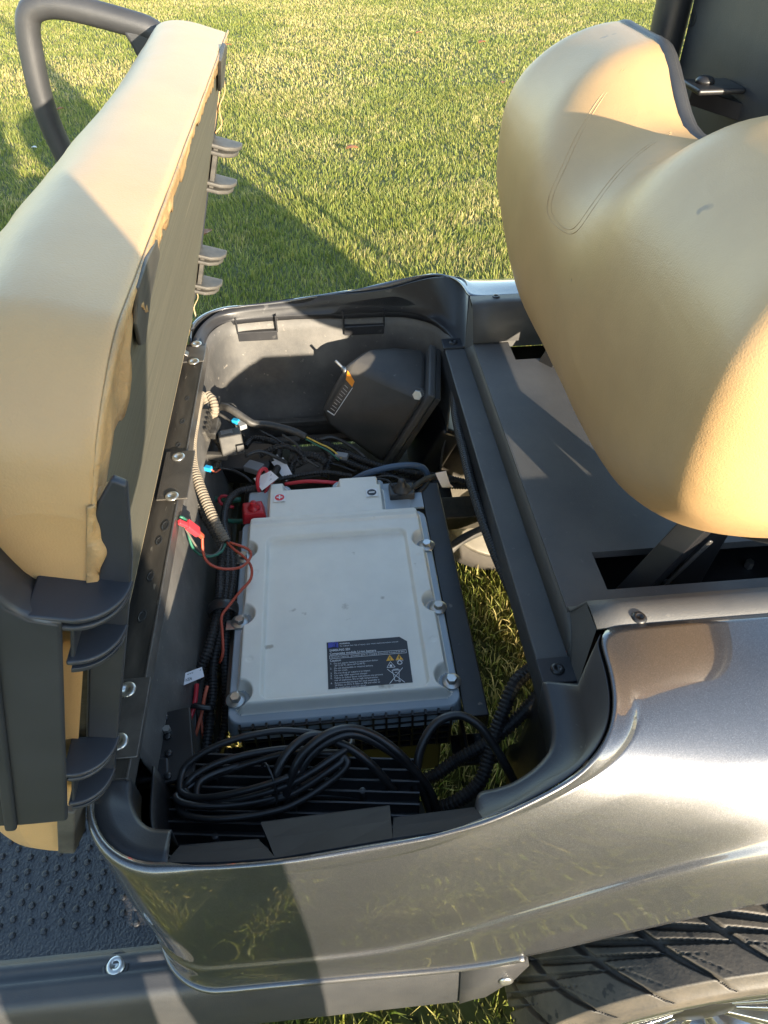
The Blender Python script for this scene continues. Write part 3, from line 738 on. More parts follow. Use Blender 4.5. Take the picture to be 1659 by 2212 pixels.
o = objm('panel_hole_shade', lathe_mesh('panel_hole_shade', [(.010, 0), (.010, .0008), (.0075, .0012), (.006, .0003)], 18), 'print_black', rp_, loc=(.5788, p[1], p[2]), rot=(0, R(-90), 0));  # black disc on the panel face, hole shade given as colour
pb = PX(1522, 178, .535)
v, f = box_vf((.545, pb[1] - .006, pb[2] - .004), (.065, .06, .008)); br = obj('post_bracket', v, f, 'black_satin', cart, bevel=0.003)
objm('bracket_bolt', lathe_mesh('carriage_bolt', [(.013, 0), (.0125, .003), (.009, .007), (.004, .0085)], 20), 'black_satin', br, smooth=True, loc=(pb[0], pb[1], pb[2]))
bar('post_brace', PX(1500, 205, .545), PX(1640, 250, .60), .022, .022, 'black_satin', br, (0, 0, 1))

# ---- front seat cushion, tipped up
HX, HZ = -0.279, 0.680
EU = np.array([.2875, 0, .9578]); ET = np.array([-.9578, 0, .2875])
def S(u, t, y): return np.array([HX, 0, HZ]) + EU * u + ET * t + np.array([0, y, 0])
SY0, SY1 = 0.325, 1.335
def cush_profile(y, nn=48):
    q = (y - SY0) / (SY1 - SY0)
    tt = 0.112 + 0.006 * math.sin(math.pi * q * 2.5)
    e0 = max(0, 1 - q / 0.085); e1 = max(0, 1 - (1 - q) / 0.035)
    en = math.sqrt(max(0, 1 - max(e0, e1) ** 2)); tt *= (0.42 + 0.58 * en) if e0 > 0 else (0.62 + 0.38 * en)
    utop = 0.498 - (0.095 if e0 > 0 else 0.016) * (1 - en); ubot = -0.115 + 0.03 * (1 - en)
    pts = [(ubot + .02, 0.0)]
    um, h = (utop + ubot) / 2, (utop - ubot) / 2
    for k in range(nn):
        a = math.pi * k / (nn - 1)
        cs, sn = -math.cos(a), math.sin(a)
        uu = um + h * (abs(cs) ** 0.42) * (1 if cs > 0 else -1)
        t_ = 0.004 + tt * (sn ** 0.52 if sn > 1e-9 else 0)
        pts.append((uu, t_))
    pts += [(utop + .0005, -.004), (utop, -.009), (utop - .0025, -.0122), (utop - .008, -.0128)]
    return [S(u, t, y) for u, t in pts]
ysq = np.concatenate([np.linspace(SY0, SY0 + .09, 20), np.linspace(SY0 + .10, SY1 - .05, 50), np.linspace(SY1 - .04, SY1, 12)])
CG = np.array([cush_profile(y) for y in ysq])
crn = vnoise(CG[:, :, 1] * 9, np.arange(CG.shape[1])[None, :] * .22 + 0 * CG[:, :, 0], 31) * 0.007 + vnoise(CG[:, :, 1] * 34, np.arange(CG.shape[1])[None, :] * .3 + 0 * CG[:, :, 0], 32) * 0.0016
CG[:, 1:-5, 0] -= crn[:, 1:-5] * .8
CG[:, 1:-1, 2] += crn[:, 1:-1] * .35
cushion = grid('seat_cushion', CG, 'vinyl', cart)
cushion['label'] = 'tan vinyl seat cushion tipped up on edge showing its board'
obj('cushion_end', CG[0], [tuple(range(CG.shape[1]))], 'vinyl', cushion)
obj('cushion_end', CG[-1], [tuple(range(CG.shape[1]))[::-1]], 'vinyl', cushion)
# plywood base
def slab(name, u0, u1, y0, y1, t0, t1, m, parent, bevel=0.0):
    return hexa(name, [S(u0, t0, y0), S(u1, t0, y0), S(u1, t0, y1), S(u0, t0, y1)], [S(u0, t1, y0), S(u1, t1, y0), S(u1, t1, y1), S(u0, t1, y1)], m, parent, bevel)
_bo = [(-.004, SY0 + .010), (.375, SY0 + .010), (.412, SY0 + .018), (.445, SY0 + .040), (.466, SY0 + .070), (.476, SY0 + .105), (.476, SY1 - .006), (-.004, SY1 - .006)]
board = hexa('base_board', [S(u, -.010, y) for u, y in _bo], [S(u, .0035, y) for u, y in _bo], 'plywood', cushion)
board['label'] = 'weathered grey plywood underside of the tipped seat'
slab('board_edge', -0.0075, -0.0042, SY0 + .012, SY1 - .008, -0.0102, 0.0032, 'ply_edge', board)
# vinyl hem folded round the board: ragged strip along the top edge and both ends
ny = 150; yv = np.linspace(SY0 - .001, SY1 - .004, ny)
rows = []
wid = 0.017 + 0.010 * vnoise(yv * 22, yv * 0 + 3, 41) + 0.010 * vnoise(yv * 70, yv * 0 + 9, 42)
nearq = np.clip((0.74 - yv) / 0.25, 0, 1)
wid = wid + nearq * (0.026 + 0.030 * vnoise(yv * 24, yv * 0 + 5, 43) + 0.034 * vnoise(yv * 52, yv * 0 + 15, 46))
for k, t in enumerate(np.linspace(0, 1, 8)):
    uu = 0.4975 - 0.095 * (1 - np.sqrt(np.clip(1 - np.clip(1 - (yv - SY0) / (.085 * (SY1 - SY0)), 0, 1) ** 2, 0, 1))) - 0.003 * smoothstep(0.1, .35, t) - wid * t
    ripple = 0.003 * vnoise(yv * 80, yv * 0 + t * 3, 44) + nearq * 0.011 * vnoise(yv * 48, yv * 0 + t * 2, 45)
    off = -0.0125 - ripple * (t > 0.1) if t > 0.15 else np.full(ny, -0.0125 - 0.012 * t)
    off = np.broadcast_to(off, (ny,)) - nearq * 0.002 * t
    rows.append([S(uu[i], min(off[i], -0.0112) if t > .15 else off[i], yv[i]) for i in range(ny)])
hem_o = grid('vinyl_hem', rows, 'vinyl_worn', cushion, solid=0.0015)
# the cover folded round the near end of the board, bunched and loose
nu = 110; uv_ = np.linspace(.345, .415, nu); rows = []
wd2 = .040 + .034 * vnoise(uv_ * 40, uv_ * 0 + 2, 51) + .020 * vnoise(uv_ * 85, uv_ * 0 + 7, 52)
for t in np.linspace(0, 1, 14):
    bun = .010 * vnoise(uv_ * 26, uv_ * 0 + t * 1.5, 53) + .005 * vnoise(uv_ * 70, uv_ * 0 + t * 2, 54)
    top_ = 1 - smoothstep(.385, .412, uv_)
    off = -.0125 - .006 * math.sin(math.pi * t) * top_ - np.abs(bun) * top_ - .0015
    yy = SY0 - .002 + (wd2 * top_ + .030 * (1 - top_)) * t + .003 * vnoise(uv_ * 30, uv_ * 0 + t * 4, 55) * t
    if t == 0: off = np.full(nu, -.0105)
    rows.append([S(uv_[k], off[k], yy[k]) for k in range(nu)])
grid('vinyl_hem', rows, 'vinyl_worn', cushion, solid=0.0018)
# scraps of loose hem at the far end
tube('hem_scrap', [S(.44, -.012, 1.33), S(.41, -.018, 1.338), S(.385, -.013, 1.332), S(.36, -.02, 1.34), S(.345, -.012, 1.332)], 0.005, 'vinyl_worn', cushion, k=6, step=.004, flat=(.25, 1))
tube('hem_scrap', [S(.06, -.010, 1.328), S(.04, -.016, 1.335), S(.02, -.011, 1.33), S(.00, -.016, 1.335)], 0.004, 'ply_edge', cushion, k=6, step=.004, flat=(.25, 1))
# rubber pads on the board
def pad(uvs, y_off=0.0):
    # pixel outline cast on to the board face plane
    n_ = np.array([.9578, 0, -.2875]); p0 = S(0, -0.0125, 0)
    out = []
    for (u, v_) in uvs:
        d = _ray(u, v_); tt = ((p0 - CAM) @ n_) / (d @ n_); out.append(CAM + d * tt)
    return out
PN = np.array([.9578, 0, -.2875])
prism('rubber_pad', pad([(332, 516), (338, 548), (318, 640), (306, 742), (296, 745), (286, 700), (290, 620), (312, 555)]), PN * 0.003, 'dust_black', cushion, bevel=0.001)
prism('rubber_pad', pad([(480, 92), (484, 98), (478, 180), (470, 196), (470, 130)]), PN * 0.005, 'dust_black', cushion, bevel=0.001)

# ---- hook brackets on both ends of the seat and the arm rests
def hook_plate(name, u, ysign, y, parent, m, size=1.0):
    # rounded plate standing out of the board, square to its face
    pts = []
    L, Wd = .058 * size, .050
    outl = [(0.0, 0.0), (-L * .55, 0.0), (-L * .85, .012), (-L, .030), (-L, Wd), (0.0, Wd)]
    P = [S(u, t, y + ysign * yy) for t, yy in outl]
    if ysign > 0: P = P[::-1]
    o = prism(name, P, EU * .007, m, parent, bevel=0.0022)
    return o
far_br = slab('seat_bracket', 0.03, 0.42, SY1 + .001, SY1 + .014, -0.012, 0.060, 'bracket_plastic', cart, bevel=0.004)
far_br['label'] = 'dusty black plastic hook bracket on the far end of the seat'
for (ua, ub) in ((.330, .268), (.135, .075)):
    for uu in (ua, ub):
        hook_plate('hook', uu, 1, SY1 - .035, far_br, 'dust_black')
        hook_plate('hook_lip', uu - .0115, 1, SY1 - .034, far_br, 'dust_black', .93)
    v = [S(ub - .012, -.0125, SY1 - .028), S(ua, -.0125, SY1 - .028), S(ua, -.0125, SY1 + .012), S(ub - .012, -.0125, SY1 + .012)]
    prism('hook_base', v, PN * .008, 'dust_black', far_br, bevel=0.001)
# far arm rest loop
ay = 1.372
arm_uv = [(352, 84), (318, 62), (270, 47), (205, 29), (140, 14), (95, 12), (66, 26), (60, 60), (68, 115), (84, 190), (104, 255), (128, 310), (160, 370), (215, 440)]
arm_pts = [PY(u, v_, ay) for u, v_ in arm_uv]
arm = tube('armrest', arm_pts, 0.0185, 'black_grain', cart, k=18, step=0.008)
arm['label'] = 'black grained arm rest loop at the far end of the seat'
prism('armrest_mount', [PY(u, v_, ay - .016) for u, v_ in ((352, 60), (318, 62), (262, 66), (283, 100), (303, 140), (330, 150), (360, 120))], (0, .034, 0), 'black_grain', arm, bevel=0.006)
tube('armrest', [np.array([p[0], YM - p[1], p[2]]) for p in arm_pts], 0.0185, 'black_grain', cart, k=18, step=0.008)
# near bracket: back plate with a prong, four hook shelves and a front wall
def SP(tu, y): return [S(u, t, y) for t, u in tu]
near_br = prism('seat_bracket', SP([(-.022, .436), (-.031, .433), (-.037, .370), (-.0375, .345), (-.036, .066), (-.012, .066), (-.012, .30), (-.010, .345), (-.004, .36), (-.010, .40)], .3275), (0, .007, 0), 'bracket_plastic', cart, bevel=0.002)
near_br['label'] = 'scuffed blue black plastic hook bracket holding the near end of the seat'
def shelf_outline(sz, left):
    arc = [(-.004 - (.035 * sz) * math.sin(a), .331 - .0395 * sz * math.cos(a)) for a in np.linspace(.12, math.pi / 2, 14)]
    return [(left, .3265), (left, .2915 + .039 * (1 - sz))] + arc
for (uu, sz, lft) in ((.3425, 1.0, .020), (.296, .97, -.004), (.140, .98, .000), (.086, .94, -.004)):
    prism('hook', [S(uu, t, y) for t, y in shelf_outline(sz, lft)], EU * .0045, 'bracket_plastic', near_br, bevel=0.0018, segs=3)
    prism('hook_lip', [S(uu - .0095, t, y) for t, y in shelf_outline(sz * .965, lft - .003)], EU * .0045, 'bracket_plastic', near_br, bevel=0.0018, segs=3)
for (u0, u1) in ((.300, .336), (.09, .131)):
    hexa('hook_web', [S(u0, -.006, .297), S(u1, -.006, .297), S(u1, -.006, .327), S(u0, -.006, .327)], [S(u0, -.0085, .297), S(u1, -.0085, .297), S(u1, -.0085, .327), S(u0, -.0085, .327)], 'bracket_plastic', near_br, bevel=0.0008)
wallp = [(-.002, .343), (.016, .3445), (.028, .353), (.050, .388), (.085, .440), (.13, .470), (.17, .475), (.17, .03), (.035, .052), (-.004, .064)]
prism('front_wall', SP(wallp, .2905), (0, .006, 0), 'bracket_plastic', near_br, bevel=0.003, segs=3)
crest = cr([(t, u, 0) for t, u in wallp[:7]], 30)
G = np.array([[S(u + dz, t, y) for t, u, _ in crest] for y, dz in ((.2910, -.004), (.2915, .0015), (.296, .0025), (.312, .000), (.328, -.004))])
grid('cradle_edge', G, 'bracket_plastic', near_br, solid=0.003)
prism('wall_rib', SP([(.036, .345), (.046, .36), (.046, .05), (.036, .052)], .2855), (0, .006, 0), 'bracket_plastic', near_br, bevel=0.003, segs=3)
hexa('seat_stop', [S(-.075, -.004, .318), S(.02, -.004, .318), S(.02, .012, .318), S(-.075, .012, .318)], [S(-.075, -.010, .345), S(.02, -.010, .345), S(.02, .010, .345), S(-.075, .010, .345)], 'dust_black', near_br, bevel=0.002)

# ---- floor mat with studs, and the sill below the body
MZ = 0.300
v, f = box_vf((-.63, .835, MZ - .01), (.70, 1.05, .02)); fmat = obj('floor_mat', v, f, 'mat_rubber', cart, bevel=0.003)
fmat['label'] = 'black studded rubber floor mat'
STUD = lathe_mesh('stud', [(.0046, 0), (.0044, .0012), (.0032, .0028), (.0014, .0034)], 10)
STUD.materials.append(MATS['mat_rubber']); STUD.polygons.foreach_set('use_smooth', [True] * len(STUD.polygons))
for i in range(26):
    for j in range(26):
        x = -.272 - (i * .0205) - (j % 2) * .0; y = .350 + j * .0205 + (i % 2) * .010
        x -= 0.004 * math.sin(j * 1.7); y += 0.003 * math.sin(i * 2.3)
        p = RC.T @ (np.array([x, y, MZ]) - CAM); u, v_ = PCX + FPX * p[0] / -p[2], PCY - FPX * p[1] / -p[2]
        if -30 < u < 330 and 1650 < v_ < 2060 and x < -.285:
            objm('stud', STUD, None, fmat, loc=(x, y, MZ))
sp_ = [(.320, .2995), (.313, .3035), (.309, .3080), (.301, .3080), (.298, .3045), (.291, .3045), (.288, .3075), (.280, .3075), (.276, .304), (.270, .304), (.262, .298), (.255, .287), (.247, .25), (.240, .205), (.241, .195), (.26, .19)]
def sill_rows(xs_):
    return np.array([[(x, y, z) for x in xs_] for y, z in sp_])
sill = grid('sill', sill_rows(np.linspace(-1.0, .115, 30)), 'sill_plastic', cart, smooth=True)
sill['label'] = 'black grained plastic sill running below the body side'
# rear end of the sill tapers up under the arch
tail = [(.262, .298), (.255, .287), (.247, .25), (.240, .205)]
T0 = [np.array([.115, y, z]) for y, z in tail]
T1 = [np.array([.200, .258, .318]), np.array([.202, .252, .305]), np.array([.185, .246, .272]), np.array([.150, .241, .222])]
grid('sill_tail', [T0, [a * .5 + b_ * .5 + np.array([0, 0, .004]) for a, b_ in zip(T0, T1)], T1], 'sill_plastic', sill, solid=0.004)
p = PZ(250, 2085, .306)
objm('sill_screw', lathe_mesh('big_torx', [(.0125, 0), (.0125, .001), (.0095, .003), (.005, .0034), (.0045, .001)], 24), 'zinc', sill, smooth=True, loc=(p[0], p[1], .3055))
SILLW = lathe_mesh('sill_recess', [(.017, 0), (.017, .0008), (.014, .0014), (.0125, .0004)], 28)
objm('screw_recess', SILLW, 'sill_plastic', sill, smooth=True, loc=(p[0], p[1], .3045))
p = PY(1092, 2114, .245)
objm('sill_clip', lathe_mesh('clip', [(.010, 0), (.010, .002), (.006, .0035)], 12), 'zinc', sill, smooth=True, loc=(p[0], p[1] - .002, p[2]), rot=(R(80), 0, 0))

# ---- wheels
WX, WZ, WR = .452, GZ + .262, .264
def tyre_mesh(y0, y1, treaded=True):
    nth, ns = (900, 170) if treaded else (96, 46)
    ss = np.linspace(-1, 1, ns)
    th = np.linspace(0, 2 * np.pi, nth, endpoint=False)
    # half profile: tread face then shoulders then side walls
    prof = []
    hw = (y1 - y0) / 2; yc = (y0 + y1) / 2
    for s in ss:
        a = abs(s)
        if a < .74:
            r_ = WR - .006 * (a / .74) ** 2; yy = s / .74 * hw * .86
        else:
            q = (a - .74) / .26
            r_ = WR - .006 - .058 * q - .004 * math.sin(q * 9); yy = math.copysign(hw * (.86 + .15 * math.sin(min(1, q * 1.5) * math.pi / 2) - .06 * q), s)
        prof.append((r_, yy))
    prof = np.array(prof)
    Rr = np.repeat(prof[:, 0][None], nth, 0); Yy = np.repeat(prof[:, 1][None], nth, 0) + yc
    if treaded:
        S_, TH = np.meshgrid(ss / .74, th); A = np.abs(S_)
        N = 21
        ph = N * TH / (2 * np.pi)
        f1 = (ph + 1.6 * A + 4.6 * A ** 2) % 1.0
        f2 = (ph + 0.55 * A + .55 * A ** 2 + .30) % 1.0
        f3 = (ph + 1.9 * A + .80) % 1.0
        side_ = np.sign(S_)
        w1 = .24 * smoothstep(.06, .34, A) * smoothstep(.74, .46, A)
        w2 = .085 * smoothstep(1.28, .70, A) * smoothstep(.02, .20, A)
        g1 = smoothstep(0, .06, w1 - np.abs(f1 - .5)); g2 = smoothstep(0, .03, w2 - np.abs(f2 - .5))
        g3 = smoothstep(0, .015, .014 - np.abs(f3 - .5)) * smoothstep(1.1, .8, A) * smoothstep(.4, .6, A)
        gm = smoothstep(.05, .03, A)
        Rr = Rr - .0085 * np.maximum.reduce([g1, g2]) - .002 * g3
    V = np.stack([Rr * np.cos(TH if treaded else th[:, None]) , Yy, Rr * np.sin(TH if treaded else th[:, None])], 2)
    F = []
    idx = np.arange(nth * ns).reshape(nth, ns); nx = np.roll(idx, -1, 0)
    F = np.stack([idx[:, :-1], idx[:, 1:], nx[:, 1:], nx[:, :-1]], 2).reshape(-1, 4)
    me = bpy.data.meshes.new('tyre'); me.from_pydata(V.reshape(-1, 3).tolist(), [], F.tolist()); me.update()
    return me
near_wheel_y = (.172, .372)
tm = tyre_mesh(-.100, .100)
wheel = objm('wheel', tm, 'tyre', cart, smooth=True, loc=(WX, .272, WZ))
wheel['label'] = 'dusty rear wheel with curved tread grooves under the painted arch'
RIMM = lathe_mesh('wheel_rim', [(.203, -.084), (.206, -.094), (.198, -.097), (.190, -.086), (.183, -.030), (.180, .06)], 64, (False, False))
ri = objm('wheel_rim', RIMM, 'alloy', wheel, smooth=True, loc=(WX, .272, WZ), rot=(R(-90), 0, 0))
objm('wheel_well', lathe_mesh('wheel_well', [(.182, -.01), (.06, -.012), (.04, -.03), (.02, -.03)], 40, (False, True)), 'wheel_black', wheel, smooth=True, loc=(WX, .272, WZ), rot=(R(-90), 0, 0))
for k in range(10):
    a = 2 * math.pi * k / 10 + .12
    for dlt in (-.07, .07):
        a2 = a + dlt
        p_in = np.array([WX + .045 * math.cos(a), .272 - .062, WZ + .045 * math.sin(a)])
        p_out = np.array([WX + .192 * math.cos(a2), .272 - .086, WZ + .192 * math.sin(a2)])
        bar('spoke', p_in, p_out, .011, .020, 'alloy', wheel, (-math.sin(a), 0, math.cos(a)))
objm('hub_cap', lathe_mesh('hub_cap', [(.05, -.05), (.05, -.066), (.042, -.072), (.01, -.074)], 32), 'wheel_black', wheel, smooth=True, loc=(WX, .272, WZ), rot=(R(-90), 0, 0))
# inner side of the opposite rear wheel
tf = tyre_mesh(-.105, .105, False)
fwheel = objm('wheel', tf, 'tyre_inner', cart, smooth=True, loc=(WX, 1.345, WZ))
fwheel['label'] = 'inner side of the far rear wheel seen below the bay'
objm('wheel_rim', lathe_mesh('inner_rim', [(.205, -.090), (.200, -.098), (.190, -.096), (.182, -.074), (.165, -.070), (.150, -.02), (.09, .0), (.03, .0)], 56, (False, True)), 'steel_rim', fwheel, smooth=True, loc=(WX, 1.345, WZ), rot=(R(-90), 0, 0))
# axle and front side of running gear, dark
tube('axle', [(WX, .40, WZ), (WX, 1.30, WZ)], .035, 'black_steel', cart, k=14, step=.05)

# ---- chassis below the bay
v, f = box_vf((-.222, .82, .330), (.022, 1.02, .060)); fr = obj('frame_rail', v, f, 'frame_olive', cart, bevel=0.003)
v, f = box_vf((.315, .82, .40), (.030, 1.02, .10)); obj('frame_rail', v, f, 'black_steel', cart, bevel=0.003)
v, f = box_vf((.02, .452, .300), (.46, .040, .035)); obj('cross_member', v, f, 'frame_olive', cart, bevel=0.003)
v, f = box_vf((.10, .400, .285), (.30, .018, .030)); obj('cross_member', v, f, 'black_steel', cart, bevel=0.003)
v, f = box_vf((.235, 1.092, .312), (.17, .066, .038)); obj('cross_member', v, f, 'frame_tan', cart, bevel=0.004)
v, f = box_vf((.0, 1.10, .312), (.44, .03, .03)); obj('cross_member', v, f, 'black_steel', cart, bevel=0.004)
v, f = box_vf((-.03, 1.215, .300), (.42, .30, .012)); obj('floor_blackout', v, f, 'black_satin', cart)  # black panels added so the bay below looks dark, hiding the grass
v, f = box_vf((.20, 1.25, .29), (.10, .20, .012)); obj('floor_blackout', v, f, 'black_satin', cart)
v, f = box_vf((-.228, .62, .355), (.035, .60, .006)); obj('floor_blackout', v, f, 'black_satin', cart)
tube('fuel_hose', [PZ(955, 1210, .27), PZ(985, 1175, .30), PZ(1030, 1150, .32), PZ(1075, 1135, .34)], 0.010, 'dust_black', cart, k=12)
v, f = merge([box_vf(PZ(1025, 1618, .34), (.07, .05, .008)), box_vf(PZ(1000, 1600, .36), (.006, .05, .05))]); fb_ = obj('frame_bracket', v, f, 'black_steel', cart, bevel=0.002)
# beams at the far floor
for (y, z) in ((1.335, .40), (1.30, .375)):
    v, f = box_vf((-.02, y, z), (.34, .018, .014)); obj('floor_beam', v, f, 'dust_black', cart, bevel=0.002)

# ================================================================== BATTERY
bat = thing('battery', 'white lidded lithium battery pack with dark warning label in the open bay', 'battery', (-.013, .74, .25))
BOLTS = [(-.1705, .843), (-.1685, .705), (-.1665, .566), (.1430, .841), (.1425, .704), (.1420, .567)]
dx = .0016
gx = np.arange(-.182, .158, dx); gy = np.arange(.524, 1.032, dx)
XX, YY = np.meshgrid(gx, gy, indexing='ij')
def sdr(x0, x1, y0, y1, r_):
    qx = np.abs(XX - (x0 + x1) / 2) - ((x1 - x0) / 2 - r_); qy = np.abs(YY - (y0 + y1) / 2) - ((y1 - y0) / 2 - r_)
    return np.hypot(np.maximum(qx, 0), np.maximum(qy, 0)) + np.minimum(np.maximum(qx, qy), 0) - r_
base = sdr(-.1735, .1475, .533, .930, .016)
term = np.minimum.reduce([sdr(-.134, .081, .90, .998, .008), sdr(-.134, -.098, .90, 1.018, .008), sdr(-.006, .076, .90, 1.021, .008)])
lidsd = np.minimum(sdr(-.166, .140, .541, .928, .012), term)
for (bx_, by_) in BOLTS:
    ox = .004 if bx_ < 0 else -.004
    lidsd = np.maximum(lidsd, .0155 - np.hypot(XX - bx_ - ox, YY - by_))
lipsd = np.minimum(base, term - .004)
rec = sdr(-.128, .107, .553, .868, .012)
Zl = np.full(XX.shape, .4780)
Zl = Zl + .022 * smoothstep(0.0, .0075, -lidsd)
Zl -= .0095 * smoothstep(-.0022, .0022, -rec)
Zl += .0030 * np.exp(-((YY - .8985) / .0040) ** 2) * smoothstep(0, .01, -lidsd)
Zl -= .0035 * smoothstep(.903, .916, YY) * smoothstep(0, .006, -lidsd)
Zl += .0012 * np.exp(-((YY - .919) / .003) ** 2) * smoothstep(0, .01, -lidsd)
for (cx_, cy_) in ((-.146, .79), (-.147, .62), (.124, .80), (.123, .63), (-.09, .935), (.03, .935)):   # ejector marks
    dd = np.hypot(XX - cx_, YY - cy_); Zl -= .0007 * smoothstep(.0055, .0045, dd)
Zl += 0.0006 * vnoise(XX * 30, YY * 30, 77)
Zl = np.where(lipsd > .003, .478 - (lipsd - .003) * 6, Zl)
keep = lipsd < .0085
nx_, ny_ = XX.shape
idx = np.arange(nx_ * ny_).reshape(nx_, ny_)
cell = keep[:-1, :-1] | keep[1:, :-1] | keep[:-1, 1:] | keep[1:, 1:]
F = np.stack([idx[:-1, :-1], idx[1:, :-1], idx[1:, 1:], idx[:-1, 1:]], 2)[cell]
used = np.zeros(nx_ * ny_, bool); used[F.reshape(-1)] = True
rem = np.cumsum(used) - 1
Vv = np.stack([XX, YY, Zl], 2).reshape(-1, 3)[used]
lid = obj('lid', Vv, rem[F], ['lid', 'lid_lip'], bat, smooth=True)
fl = lidsd[:-1, :-1][cell] > 0.0005
lid.data.polygons.foreach_set('material_index', fl.astype(np.int32)); lid.data.update()
lid['label'] = 'scuffed white plastic lid with a shallow recessed panel'
# black crate with a grid of ribs
v, f = box_vf((-.013, .73, .355), (.290, .36, .20)); crate = obj('crate', v, f, 'crate', bat, bevel=0.004)
ribs = []
yg = .531
for k in range(17):
    ribs.append(box_vf((-.160 + k * .0185, yg, .430), (.0030, .018, .090)))
for k in range(6):
    ribs.append(box_vf((-.012, yg + .001, .468 - k * .0165), (.300, .016, .0028)))
v, f = merge(ribs); obj('vent_grille', v, f, 'crate', crate)
v, f = box_vf((-.012, .542, .430), (.30, .004, .09)); obj('grille_back', v, f, 'conduit', crate)
v, f = merge([box_vf((.170, .765, .4680), (.034, .50, .006)), box_vf((.186, .765, .43), (.004, .50, .08))]); sr = obj('side_bracket', v, f, 'black_steel', bat, bevel=0.0015)
v, f = box_vf((-.180, .75, .455), (.012, .36, .012)); obj('side_bracket', v, f, 'black_steel', bat, bevel=0.0015)
for i, (bx_, by_) in enumerate(BOLTS):
    objm('washer', WASH, None, bat, loc=(bx_, by_, .4805))
    o = objm('bolt', HEX, None, bat, loc=(bx_, by_, .483), rot=(R(random.uniform(-6, 6)), R(random.uniform(-6, 6)), random.uniform(0, 1))); o.scale = (.72, .72, .85)
    if i < 2:
        v, f = box_vf((bx_ - .010, by_ - .004, .4795), (.022, .018, .0022)); obj('bolt_tab', v, f, 'zinc', bat, bevel=0.0006)
# terminal deck (blue grey) beyond the lid
v, f = box_vf((-.02, .972, .470), (.30, .085, .016)); obj('terminal_deck', v, f, 'lid_lip', bat, bevel=0.004)
# warning label with its print
LZ = .4911
LX, LY, LW, LH = -.035, .5645, .120, .0805
lab = prism('warning_label', [(LX, LY, LZ - .0003), (LX + LW, LY, LZ - .0003), (LX + LW, LY + LH - .009, LZ - .0003), (LX + LW - .0105, LY + LH, LZ - .0003), (LX, LY + LH, LZ - .0003)], (0, 0, .0006), 'label_dark', bat)
PXU, PYU = LW / 1290.0, LH / 742.0
TEXTS = []
def lettering(body, px, py, w_px, cap_px, m='print_white', parent=lab, bold=False):
    cu = bpy.data.curves.new('lettering', 'FONT'); cu.body = body; cu.size = cap_px * PYU / .70; cu.materials.append(MATS[m])
    cu.resolution_u = 2
    if bold: cu.offset = cu.size * .012
    o = bpy.data.objects.new('lettering', cu)
    link(o, parent, (LX + px * PXU, LY + LH - py * PYU, LZ + .0006))
    TEXTS.append((o, w_px * PXU)); return o
def decal(name, pts, m, parent=lab, z=LZ + .0006, th=.0003):
    return prism(name, [(LX + x * PXU, LY + LH - y * PYU, z) for x, y in pts][::-1], (0, 0, th), m, parent)
def stroke(name, a, b_, wpx, m, parent=lab):
    a, b_ = np.array(a, float), np.array(b_, float); d = b_ - a; d /= np.linalg.norm(d); nn = np.array([-d[1], d[0]]) * wpx / 2
    return decal(name, [a - nn, b_ - nn, b_ + nn, a + nn], m, parent)
lettering('WARNING', 205, 52, 165, 24, bold=True)
lettering('To reduce the risk of injury, user must read instruction manual', 205, 90, 940, 22)
lettering('SAMSUNG SDI', 40, 158, 325, 36, bold=True)
lettering('Composite module Li-ion battery', 40, 212, 740, 36, bold=True)
lettering('Minimum Capacity', 55, 262, 285, 26)
lettering('54.66Ah @56.7V Charging', 395, 262, 395, 26)
lettering('Nominal Voltage', 830, 262, 255, 26)
lettering('50.34V', 1120, 262, 110, 26)
lettering('Caution', 40, 325, 172, 36, bold=True)
for num, py, tx in (('1.', 368, [('Do not expose battery to temperature below', 690), ('-30\u00b0C(-22\u00b0F), above 60\u00b0C(140\u00b0F).', 490)]),
                    ('2.', 446, [('Do not disassemble or mistreat battery.', 610), ('Do not crush.', 208)]),
                    ('3.', 522, [('Do not drop or subject it to impact.', 560)]), ('4.', 560, [('Use only OEM approved charger.', 515)]),
                    ('5.', 598, [('Failure to follow those instructions may present', 745), ('risk of explosion, fire or high temperatures.', 670)]),
                    ('6.', 674, [('Recommended torque for stud assembly is', 680), ('24.5Nm on M12, 9.1Nm on M8 and refer to', 690), ('the application note for detail.', 480)])):
    lettering(num, 40, py, 24, 26)
    for k, (s_, w_) in enumerate(tx): lettering(s_, 100, py + 36 * k, w_, 25)
lettering('Li-ion', 1085, 405, 100, 26, bold=True)
for a, b_ in (((38, 226), (1255, 226)), ((38, 278), (1255, 278)), ((38, 226), (38, 278)), ((380, 226), (380, 278)), ((815, 226), (815, 278)), ((1105, 226), (1105, 278)), ((1255, 226), (1255, 278))):
    stroke('table_rule', a, b_, 5, 'print_white')
decal('manual_symbol', [(25, 15), (100, 4), (185, 18), (185, 100), (100, 86), (25, 98)], 'print_blue')
stroke('manual_symbol_mark', (103, 10), (103, 84), 7, 'print_white'); 
MB = stroke('manual_symbol_mark', (145, 44), (145, 80), 17, 'print_white'); stroke('manual_symbol_mark', (145, 20), (145, 33), 17, 'print_white'); stroke('manual_symbol_mark', (130, 80), (160, 80), 6, 'print_white')
for cx_ in (985, 1130):
    decal('hazard_triangle', [(cx_, 290), (cx_ + 62, 382), (cx_ - 62, 382)], 'print_yellow')
decalz = LZ + .0010
def stroke2(name, a, b_, wpx, m):
    a, b_ = np.array(a, float), np.array(b_, float); d = b_ - a; d /= np.linalg.norm(d); nn = np.array([-d[1], d[0]]) * wpx / 2
    return decal(name, [a - nn, b_ - nn, b_ + nn, a + nn], m, lab, decalz)
stroke2('hazard_mark', (985, 322), (985, 355), 13, 'print_black'); stroke2('hazard_mark', (985, 362), (985, 372), 13, 'print_black')
